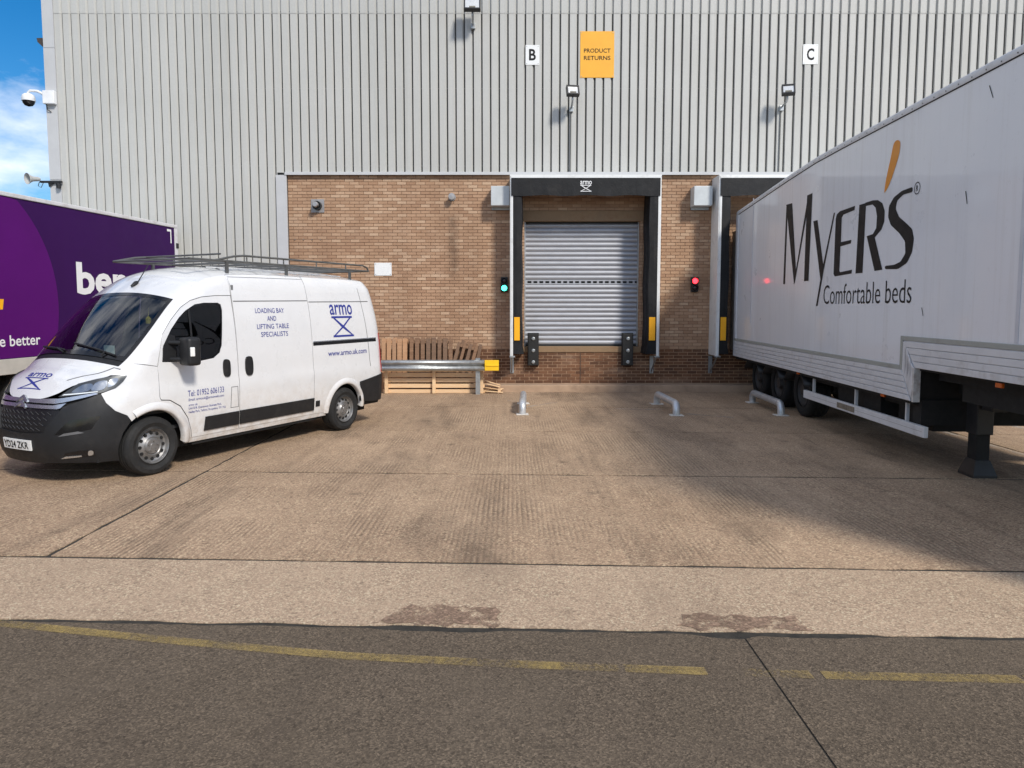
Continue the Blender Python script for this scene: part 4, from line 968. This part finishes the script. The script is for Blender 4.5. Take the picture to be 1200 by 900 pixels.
# dark inner shell seen through joints and arches
SE = SX0 + X0 - SEND
sh_poly = [(SX0 + X0 - .02, .34), (2.21, .34)] + circ(FAx, AZ, .50, 5, 175) + [(1.20, .34), (-1.20, .34)] + circ(RAx, AZ, .48, 5, 175) + [(-2.22, .34), (SE, .34), (SE, 2.30), (.44, 2.33), (.44, 1.20), (2.02, 1.20), (2.4, 1.0), (SX0 + X0 - .02, .93)]
vpatch('inner_shell', sh_poly, DARK, off=-.028, rim=0, sp=.12)
wing = [(1.995, .68), (2.047, .753), (2.186, .819), (2.307, .915), (2.388, 1.018), (2.25, 1.07), (2.128, 1.203), (2.21, 1.216)] + shoulder(2.285, 2.06, 6) + [(1.90, 1.315), (1.705, 1.285), (1.697, 1.177), (1.672, .92), (1.645, .88), (1.52, .865), (1.37, .775), (1.265, .62), (1.215, .46), (1.20, .365), (1.30, .36)] + circ(FAx, AZ, AR, 180, 54, 16)[1:-1]
vpatch('front_wing', wing, VANW)
dtop = [(1.588, 1.655), (1.42, 1.83), (1.248, 1.980), (1.10, 2.065), (.923, 2.112), (.70, 2.132), (.462, 2.137)]
door = [(1.70, 1.272)] + dtop + [(.452, 1.2), (.452, .365), (1.19, .365), (1.205, .46), (1.255, .625), (1.362, .785), (1.515, .875), (1.64, .89), (1.663, .92), (1.688, 1.177)]
win = [(1.625, 1.335), (1.59, 1.525), (1.444, 1.716), (1.30, 1.86), (1.19, 1.945), (1.04, 2.022), (.90, 2.043), (.68, 2.045), (.635, 2.02), (.625, 1.95), (.690, 1.49), (.73, 1.40), (.833, 1.335), (1.096, 1.306)]
vpatch('cab_frame', shoulder(2.06, .46, 20) + [(p[0], p[1] + .008) for p in dtop[::-1]] + [(1.71, 1.292), (1.90, 1.323)], VANW)
fd = vpatch('front_door', door, VANW, holes=[win])
for d_, sd in zip(fd, (1, -1)):
    wn = [(x_ * 1.0, z_) for x_, z_ in win]
    vpatch('window', wn, GLD, off=-.010, parent=d_, rim=0, sides=(sd,))
    ring_o = win; cxw, czw = 1.1, 1.68
    inn = [(cxw + (x_ - cxw) * .955, czw + (z_ - czw) * .945) for x_, z_ in win]
    vpatch('window_seal', [(cxw + (x_ - cxw) * .998, czw + (z_ - czw) * .997) for x_, z_ in win], GLOSSB, holes=[inn], off=-.006, parent=d_, rim=0, sides=(sd,))
    vpatch('window_bar', [(1.155, 1.33), (1.125, 1.33), (1.125, 1.97), (1.155, 1.95)], VBLK, off=-.004, parent=d_, rim=0, sides=(sd,))
    vpatch('rub_strip', [(1.02, .425), (1.0, .60), (.462, .605), (.462, .425)], VBLK, off=.016, parent=d_, sides=(sd,))
    vpatch('handle', crs([(.68, 1.09), (.60, 1.09), (.585, 1.19), (.60, 1.29), (.68, 1.30), (.70, 1.19)], 4), VBLK, off=.018, parent=d_, sides=(sd,), sp=.04)
slide = [(.440, .365), (.440, 2.385), (-.955, 2.40), (-.985, 2.0), (-.985, .365)]
sdo = vpatch('sliding_door', slide, VANW, sides=(1,)); vpatch('side_panel', slide, VANW, sides=(-1,))
vpatch('rub_strip', [(.440, .425), (.440, .608), (-.985, .612), (-.985, .425)], VBLK, off=.016, parent=sdo, sides=(1,))
vpatch('handle', crs([(.31, 1.08), (.22, 1.08), (.20, 1.19), (.22, 1.31), (.31, 1.31), (.33, 1.19)], 4), VBLK, off=.020, parent=sdo, sides=(1,), sp=.04)
quarter = [(-.997, .365), (-.997, 2.0), (-.967, 2.40)] + shoulder(-.967, SE, 22, -.001) + [(SE, .60), (-2.30, .50), (-2.125, .40)] + circ(RAx, AZ, .41, 180, 0, 16)[1:] + [(-1.25, .36)]
rq = vpatch('rear_quarter', quarter, VANW)
vpatch('upper_side', shoulder(.458, -.95, 8, -.002) + [(-.955, 2.408), (.44, 2.393), (.458, 2.15)], VANW)
for d_, x0_, x1_ in ((sdo, .43, -.975), (rq[0], -1.005, -2.52)):
    vpatch('swage_line', [(x0_, 2.072), (x0_, 2.058), (x1_, 2.076), (x1_, 2.090)], pbr('seam grey', (.13, .13, .13), .6), off=.0012, parent=d_, rim=0, sides=(1,))
vpatch('door_track', [(-1.01, 1.405), (-1.01, 1.455), (-2.56, 1.46), (-2.56, 1.41)], GLOSSB, off=.004, parent=rq[0], sides=(1,))
vpatch('track_edge', [(-1.01, 1.457), (-1.01, 1.472), (-2.56, 1.477), (-2.56, 1.462)], CHR, off=.008, parent=rq[0], sides=(1,))
vpatch('socket_cover', [(-1.03, .47), (-1.03, .56), (-1.12, .56), (-1.12, .47)], VBLK, off=.006, parent=rq[0], sides=(1,))
vpatch('panel_seam', [(-2.36, 1.0), (-2.372, 1.0), (-2.292, 2.30), (-2.28, 2.30)], MATS['seam grey'], off=.001, parent=rq[0], rim=0, sides=(1,))
for p_, h_ in (([(.585, .94), (.475, .94), (.462, .66), (.60, .66)], None),):
    ii = [(.577, .932), (.483, .932), (.472, .668), (.59, .668)]; vpatch('fuel_flap', p_, MATS['seam grey'], holes=[ii], off=.001, parent=fd[0], rim=0, sides=(1,))
# flared wheel arches
for cx_, r0, nm in ((FAx, AR, 'arch_lip'), (RAx, .41, 'arch_lip')):
    a0, a1 = (184, 58) if cx_ > 0 else (182, -2)
    for sd in (1, -1):
        bm = bmesh.new(); rows = []
        for k in range(25):
            th = R(a0 + (a1 - a0) * k / 24); row = []
            for rr, of in ((r0 + .085, .0), (r0 + .06, .014), (r0 + .03, .026), (r0 + .004, .026), (r0 - .012, .012), (r0 - .014, -.05)):
                z = AZ + rr * math.sin(th)
                p = A2(cx_ + rr * math.cos(th), max(z, .30), of); row.append(bm.verts.new((p[0], p[1] * sd, p[2])))
            rows.append(row)
        for A_, B_ in zip(rows, rows[1:]):
            for k in range(5): bm.faces.new((A_[k], A_[k + 1], B_[k + 1], B_[k]))
        obj(nm, bm, VANW, vn, smooth=60)
# sill, rear bumper, tail lamps
vpatch('sill', [(1.28, .30), (1.25, .362), (-1.27, .362), (-1.30, .30)], VANW, off=-.006, rim=.05)
rb = [(-2.09, .44), (-2.075, .76), (-2.35, .80), (SX0 + X0 - SRC - .12, .86), (SE, .60), (SE, .36), (SX0 + X0 - SRC - .1, .40), (-2.4, .40)]
vpatch('rear_bumper', rb, VBLK, off=.016)
vpatch('tail_lamp', [(SX0 + X0 - SRC - .05, .88), (SX0 + X0 - SRC - .17, .88), (SX0 + X0 - SRC - .17, 1.55), (SX0 + X0 - SRC - .05, 1.55)], pbr('red lens', (.35, .01, .01), .2), off=.008, sp=.05)
# roof, bonnet, windscreen
def grid(name, mat, fn, us, vs_, parent=vn, smooth=50):
    bm = bmesh.new(); rows = [[bm.verts.new(fn(u, v)) for v in vs_] for u in us]
    for A_, B_ in zip(rows, rows[1:]):
        for k in range(len(vs_) - 1):
            try: bm.faces.new((A_[k], A_[k + 1], B_[k + 1], B_[k]))
            except ValueError: pass
    return obj(name, bm, mat, parent, smooth=smooth)
fr = lambda a_, b_, n: [a_ + (b_ - a_) * i / n for i in range(n + 1)]
VS = [-1, -.985, -.96, -.92, -.85, -.75, -.6, -.45, -.3, -.15, 0, .15, .3, .45, .6, .75, .85, .92, .96, .985, 1]
rf = grid('roof', VANW, top, fr(SWT + .012, SX(.4), 14) + fr(SX(.3), SRC, 24) + fr(SRC + .02, SEND - .02, 10), VS)
for y_ in (-.52, -.26, .26, .52):                          # pressed roof ribs
    bm = bmesh.new(); rows = []
    for s in fr(SX(.3), SX(-2.3), 16):
        e = top(s, 1)[1]; rows.append([bm.verts.new(top(s, (y_ + d) / e, o_)) for d, o_ in ((-.05, .0), (-.03, .010), (.03, .010), (.05, 0))])
    for A_, B_ in zip(rows, rows[1:]):
        for k in range(3): bm.faces.new((A_[k], A_[k + 1], B_[k + 1], B_[k]))
    obj('roof_rib', bm, VANW, rf, smooth=60)
bn = grid('bonnet', VANW, top, [.02] + fr(.08, SWB - .075, 18), VS)
grid('scuttle', VBLK, lambda s, v: top(s, v, -.006), fr(SWB - .075, SWB + .03, 3), fr(-.94, .94, 14))
WS0, WS1 = SWB + .012, SWT + .010
grid('windscreen', GLS, lambda s, v: top(s, v, .002), fr(WS0, WS1, 16), fr(-.935, .935, 18))
for v0, v1 in ((-.937, -.885), (.885, .937)): grid('glass_border', GLOSSB, lambda s, v: top(s, v, .004), fr(WS0, WS1, 16), [v0, (v0 + v1) / 2, v1])
grid('glass_border', GLOSSB, lambda s, v: top(s, v, .0045), [WS1 - .045, WS1 - .0], fr(-.936, .936, 16)); grid('glass_border', GLOSSB, lambda s, v: top(s, v, .0045), [WS0 - .01, WS0 + .05], fr(-.936, .936, 16))
for v0, v1 in ((-1.0, -.936), (.936, 1.0)): grid('screen_pillar', VANW, lambda s, v: top(s, v, .001), fr(SWB - .095, SWT + .02, 18), fr(v0, v1, 4))
for pts in ([(WS0 + .03, .80), (WS0 + .07, .5), (WS0 + .12, .05)], [(WS0 + .03, -.05), (WS0 + .06, -.4), (WS0 + .10, -.75)]):
    bm = bmesh.new(); tube(bm, [top(s, v, .025) for s, v in pts], .012, 6); tube(bm, [top(pts[0][0] - .03, pts[0][1] * .8, .02), top((pts[0][0] + pts[1][0]) / 2, (pts[0][1] + pts[1][1]) / 2, .035)], .011, 6); obj('wiper', bm, VBLK, vn)
bm = bmesh.new(); p = Vector(top(2.20, .11, .004)); tube(bm, [p + Vector((.06, 0, -.02)), p + Vector((0, 0, .02)), p + Vector((-.03, 0, .035))], [.015, .028, .02], 8); tube(bm, [p + Vector((-.03, 0, .03)), p + Vector((-.19, 0, .26))], [.008, .004], 6); obj('aerial', bm, VBLK, vn, smooth=50)
bm = bmesh.new(); V_ = [(s, v) for s, v in [(SWB - .10, .995), (SWB - .10, .90), (.72, .70), (.70, .71), (.71, .73), (SWB - .11, .915), (SWB - .115, .995)]]; patch(bm, V_, lambda s, v: top(s, v, .0015), sp=.05); obj('bonnet_seam', bm, MATS['seam grey'], bn)
# front: bumper, grille, chrome bars, headlights
def mir(p): return p + [(-s, z) for s, z in p[::-1] if s > 1e-6]
bl_ = [(0, .585), (.42, .602), (.555, .80), (.60, .885), (.80, .962), (.935, 1.016), (1.019, .912), (1.14, .816), (1.278, .750), (1.322, .69), (1.24, .56), (1.19, .40), (1.165, .24), (.65, .265), (0, .25)]
bp = vpatch('front_bumper', mir(bl_), VBLK, off=.012, sides=(1,), fn=S2, rim=.03, sp=.07)
vpatch('grille', mir([(0, .868), (.56, .862), (.548, .80), (.415, .606), (0, .590)]), GRIL, off=-.012, sides=(1,), fn=S2, rim=0, sp=.07)
bm = bmesh.new()
for r_ in range(4):
    for k in range(-6, 7):
        s = k * .083 + (r_ % 2) * .041; z = .625 + r_ * .058
        if abs(s) > .40 + r_ * .04: continue
        p0 = S2(s - .03, z + .028, -.004); p1 = S2(s + .03, z - .002, -.004); tube(bm, [p0, p1], .005, 4)
obj('grille_bars', bm, pbr('grille gloss', (.10, .10, .11), .25, .5), vn)
vpatch('chrome_bar', mir([(0, .962), (.30, .965), (.52, .972), (.88, 1.026), (.91, 1.014), (.60, .935), (.50, .918), (0, .925)]), CHR, off=.012, sides=(1,), fn=S2, sp=.06)
vpatch('chrome_bar', mir([(0, .905), (.48, .900), (.62, .925), (.575, .872), (.54, .862), (0, .868)]), CHR, off=.012, sides=(1,), fn=S2, sp=.06)
for z in (.955, .893):
    vpatch('chevron', [(-.10, z - .042), (0, z + .008), (.10, z - .042), (.10, z - .016), (.012, z + .038), (-.012, z + .038), (-.10, z - .016)], CHR, off=.024, sides=(1,), fn=S2, sp=.05)
for q in (1, -1):
    vpatch('fog_recess', [(q * s, z) for s, z in [(.56, .585), (.66, .590), (.925, .635), (1.0, .775), (.86, .765), (.70, .738)]], GLOSSB, off=.0135, sides=(1,), fn=S2, rim=0, sp=.06, parent=bp)
    vpatch('fog_blade', [(q * s, z) for s, z in [(.60, .565), (.86, .60), (.80, .62), (.66, .60)]], pbr('blade grey', (.12, .12, .125), .35), off=.018, sides=(1,), fn=S2, sp=.06, parent=bp)
    vpatch('lower_recess', [(q * s, z) for s, z in [(.62, .32), (.95, .335), (.95, .40), (.80, .405), (.66, .38)]], GLOSSB, off=.0135, sides=(1,), fn=S2, rim=0, sp=.06, parent=bp)
    vpatch('fog_lamp', [(q * s, z) for s, z in crs([(.885, .345), (.93, .35), (.935, .39), (.895, .395)], 3)], CHR, off=.017, sides=(1,), fn=S2, sp=.03, parent=bp)
    vpatch('chrome_lip', [(q * s, z) for s, z in [(.60, .318), (.82, .335), (.82, .35), (.66, .345)]], CHR, off=.018, sides=(1,), fn=S2, sp=.05, parent=bp)
    hl = [(.515, .992), (.72, 1.008), (.92, 1.024), (1.074, 1.07), (1.15, 1.14), (1.200, 1.205), (1.12, 1.212), (1.028, 1.200), (.86, 1.175), (.703, 1.135), (.60, 1.06)]
    ho = vpatch('headlight', [(q * s, z) for s, z in hl], pbr('lamp housing', (.07, .072, .075), .3, .3), off=.006, sides=(1,), fn=S2, sp=.05)
    for pl in ([(.64, 1.035), (.80, 1.05), (.84, 1.125), (.74, 1.115)], [(.83, 1.055), (.95, 1.065), (.985, 1.155), (.87, 1.135)], [(.985, 1.085), (1.06, 1.11), (1.10, 1.175), (1.02, 1.165)]):
        vpatch('reflector', [(q * s, z) for s, z in crs(pl, 3)], pbr('lamp chrome', (.42, .43, .45), .15, .85), off=.011, parent=ho, sides=(1,), fn=S2, rim=0, sp=.05)
    vpatch('light_strip', [(q * s, z) for s, z in [(.55, 1.003), (.90, 1.034), (.90, 1.046), (.57, 1.018)]], pbr('lamp white', (.8, .82, .85), .3), off=.012, parent=ho, sides=(1,), fn=S2, rim=0, sp=.05)
    vpatch('lamp_cover', [(q * s, z) for s, z in hl], GLC, off=.016, parent=ho, sides=(1,), fn=S2, rim=0, sp=.05)
npl = vpatch('number_plate', [(-.26, .405), (.26, .405), (.26, .515), (-.26, .515)], SIGNW, off=.030, sides=(1,), fn=S2, rim=.015, sp=.06)
letters('lettering', 'YD24 ZKR', .46, .075, lambda u, v: S2(-.23 + u, .423 + v, .034), INK, npl, .012)
# writing on the flank and bonnet
VL = lambda x_, z_: (lambda u, v: A2(x_ - u, z_ + v, .004))
for s_, x0_, x1_, z_ in (('LOADING BAY', .07, -.47, 1.905), ('AND', -.13, -.30, 1.795), ('LIFTING TABLE', .07, -.53, 1.685), ('SPECIALISTS', .01, -.50, 1.575)): letters('lettering', s_, x0_ - x1_, .068, VL(x0_, z_), INKB, sdo)
letters('lettering', 'www.armo.uk.com', .95, .085, VL(-1.33, 1.225), INKB, rq[0], .008)
lg = polys('logo', scissor_logo(.50, .55), VL(-1.47, 1.515), INKB, rq[0], sp=.2); letters('lettering', 'armo', .55, .165, VL(-1.45, 1.865), INKB, lg, .012)
letters('lettering', 'Tel: 01952 606133', .55, .075, VL(1.26, .885), INKB, fd[0]); letters('lettering', 'Email: armouk@armoweb.com', .54, .042, VL(1.25, .820), INKB, fd[0])
letters('lettering', 'armo uk', .13, .028, VL(1.25, .765), INKB, fd[0]); letters('lettering', 'Unit B18, Queensway Business Park,', .50, .036, VL(1.25, .715), INKB, fd[0]); letters('lettering', 'Hadley Park, Telford, Shropshire, TF1 7UL', .57, .036, VL(1.25, .668), INKB, fd[0])
def BLg(u, v):
    s = .465 + v; e = top(s, 1)[1]; return top(s, max(-.95, min(.95, (-.29 + u) / e)), .004)
lg = polys('logo', scissor_logo(.44, .36), BLg, INKB, bn, sp=.1); letters('lettering', 'armo', .44, .10, lambda u, v: BLg(u + .01, v + .235), INKB, lg, .012)
# mirrors
for sd in (1, -1):
    bm = bmesh.new(); Mx = Matrix.Translation((1.33, sd * 1.205, 1.46)) @ Matrix.Rotation(R(sd * -10), 4, 'Z')
    bx(bm, -.06, .11, -.115, .115, -.175, .165, M=Mx); mo = obj('mirror', bm, VBLK, vn, bevel=.045, seg=3, smooth=40)
    bm = bmesh.new(); 
    for z in (1.56, 1.36): tube(bm, [(1.48, sd * .96, z), (1.40, sd * 1.12, z)], .028, 8)
    obj('mirror_arm', bm, VBLK, mo, smooth=60)
    bm = bmesh.new(); bx(bm, .03, .085, sd * .105 - .012, sd * .105 + .022, -.06, .05, M=Mx); obj('indicator', bm, pbr('clear lens', (.78, .78, .76), .2), mo, bevel=.008)
    vpatch('mirror_base', [(1.62, 1.34), (1.60, 1.50), (1.47, 1.66), (1.40, 1.64), (1.40, 1.33)], VBLK, off=.010, parent=mo, sides=(sd,), sp=.06)
# wheels
for x_ in (FAx, RAx):
    for sd in (1, -1):
        c = (x_, sd * .985, .348); ax = (0, -sd, 0)
        bm = bmesh.new(); lathe(bm, tyre_prof(.348, .225), c, ax, 48); wl = obj('wheel', bm, TYRE, vn, smooth=35)
        bm = bmesh.new(); lathe(bm, [(.012, .212), (.0, .206), (.012, .198), (.04, .188), (.055, .165), (.036, .130), (.022, .110), (.030, .10), (.012, .085), (.010, .04), (.004, .035), (.004, 0)], c, ax, 40); rm = obj('rim', bm, STEEL, wl, smooth=30)
        bm = bmesh.new()
        for k in range(12):
            th = 2 * math.pi * k / 12; cc = Vector(c) + Vector((math.cos(th) * .152, 0, math.sin(th) * .152)) + Vector((0, -sd * .041, 0)); lathe(bm, [(-.006, 0), (-.006, .019), (.01, .019)], cc, ax, 10)
        obj('rim_holes', bm, DARK, rm)
        bm = bmesh.new()
        for k in range(5):
            th = 2 * math.pi * (k + .3) / 5; cc = Vector(c) + Vector((math.cos(th) * .062, 0, math.sin(th) * .062)) + Vector((0, -sd * .012, 0)); lathe(bm, [(-.014, 0), (-.014, .012), (.01, .012)], cc, ax, 8)
        obj('wheel_bolts', bm, pbr('bolt dull', (.2, .19, .18), .5, .5), rm)
bm = bmesh.new(); bx(bm, -2.45, 2.30, -.80, .80, .24, .50)
for x_ in (FAx, RAx): tube(bm, [(x_, -.85, .348), (x_, .85, .348)], .06, 8)
bx(bm, -1.1, 1.15, -.93, .93, .26, .34); bx(bm, 2.2, 2.5, -.6, .6, .26, .5); bx(bm, -2.66, -2.45, -.88, .88, .40, .75)
for x_ in (FAx, RAx):
    for sd in (1, -1): bx(bm, x_ - .50, x_ + .48, sd * .62 - .02, sd * .62 + .02, .30, .92)
obj('underbody', bm, DARK, vn)
# cabin
bm = bmesh.new(); prism(bm, [(2.0, -.86, 1.28), (1.95, -.86, .7), (1.35, -.86, .7), (1.30, -.86, 1.05), (1.42, -.86, 1.25), (1.75, -.86, 1.31)], (0, 1.72, 0)); obj('dashboard', bm, INTD, vn, bevel=.03)
box('bulkhead', INTG, vn, .40, .435, -.90, .90, .45, 2.28); box('cab_floor', INTD, vn, .43, 1.6, -.88, .88, .50, .54)
for y_ in (-.52, .18, .58):
    bm = bmesh.new(); bx(bm, .50, 1.05, y_ - .20, y_ + .20, .80, .96); bx(bm, .48, .62, y_ - .20, y_ + .20, .96, 1.52); bx(bm, .49, .58, y_ - .11, y_ + .11, 1.56, 1.74); obj('seat', bm, SEATF, vn, bevel=.04, smooth=50)
bm = bmesh.new(); ctr = Vector((1.22, -.52, 1.22)); ax_ = Vector((-.75, 0, .66)).normalized()
rp = ring(ctr, ax_, .19, 20); tube(bm, rp + [rp[0]], .014, 8, caps=False); tube(bm, [ctr, ctr - ax_ * .25], .03, 8); tube(bm, [rp[0], rp[10]], .018, 6); obj('steering_wheel', bm, INTD, vn, smooth=60)
for x0_, y0_, w_, d_, r_ in ((1.60, -.30, .22, .30, 12), (1.68, .05, .20, .16, -20), (1.55, .22, .18, .26, 30)):
    bm = bmesh.new(); bx(bm, -w_ / 2, w_ / 2, -d_ / 2, d_ / 2, 0, .012, M=Matrix.Translation((x0_, y0_, 1.315)) @ Matrix.Rotation(R(r_), 4, 'Z') @ Matrix.Rotation(R(-8), 4, 'Y')); obj('paperwork', bm, PAPER, vn)
bm = bmesh.new(); bx(bm, 1.45, 1.46, -.26, -.06, 1.34, 1.50); obj('paperwork', bm, PAPER, vn)
box('rear_view_mirror', INTD, vn, 1.28, 1.33, -.14, .14, 1.99, 2.06, bevel=.015); box('headlining', INTG, vn, .44, 1.08, -.80, .80, 2.18, 2.20)
bm = bmesh.new(); tube(bm, [(1.26, .36, 1.98), (1.27, .36, 1.86)], .004, 5); lathe(bm, [(-.05, 0), (-.04, .03), (.02, .035), (.05, .01)], (1.27, .36, 1.82), (0, 0, 1), 10); obj('hanging_charm', bm, pbr('charm yellow', (.5, .34, .05), .6), vn)
# roof rack
RK = pbr('rack steel', (.16, .16, .15), .45, .6, .2, 8)
bm = bmesh.new(); zb, zt = 2.605, 2.695
for y_ in (-.74, .74):
    x0_ = .95 if y_ < 0 else .55
    tube(bm, [(.95, y_, zb), (-2.70, y_, zb)], .016, 8)
    tube(bm, [(x0_, y_, zb), (x0_ - .32, y_, zt - .02), (x0_ - .5, y_, zt), (-2.55, y_, zt), (-2.66, y_, zt - .03), (-2.70, y_, zb)], .015, 8)
    for x_ in (0, -.7, -1.4, -2.1): tube(bm, [(x_, y_, zb), (x_, y_, zt)], .011, 6)
for k in range(9): x_ = .95 - k * .456; tube(bm, [(x_, -.74, zb), (x_, .74, zb)], .015, 8)
tube(bm, [(.45, -.74, zt), (.45, .74, zt)], .013, 8)
rk = obj('roof_rack', bm, RK, vn, smooth=60)
bm = bmesh.new()
for x_ in (.35, -.75, -2.2):
    for y_ in (-.74, .74): box('rack_foot', RK, rk, x_ - .02, x_ + .02, y_ - .015, y_ + .015, 2.44, zb)
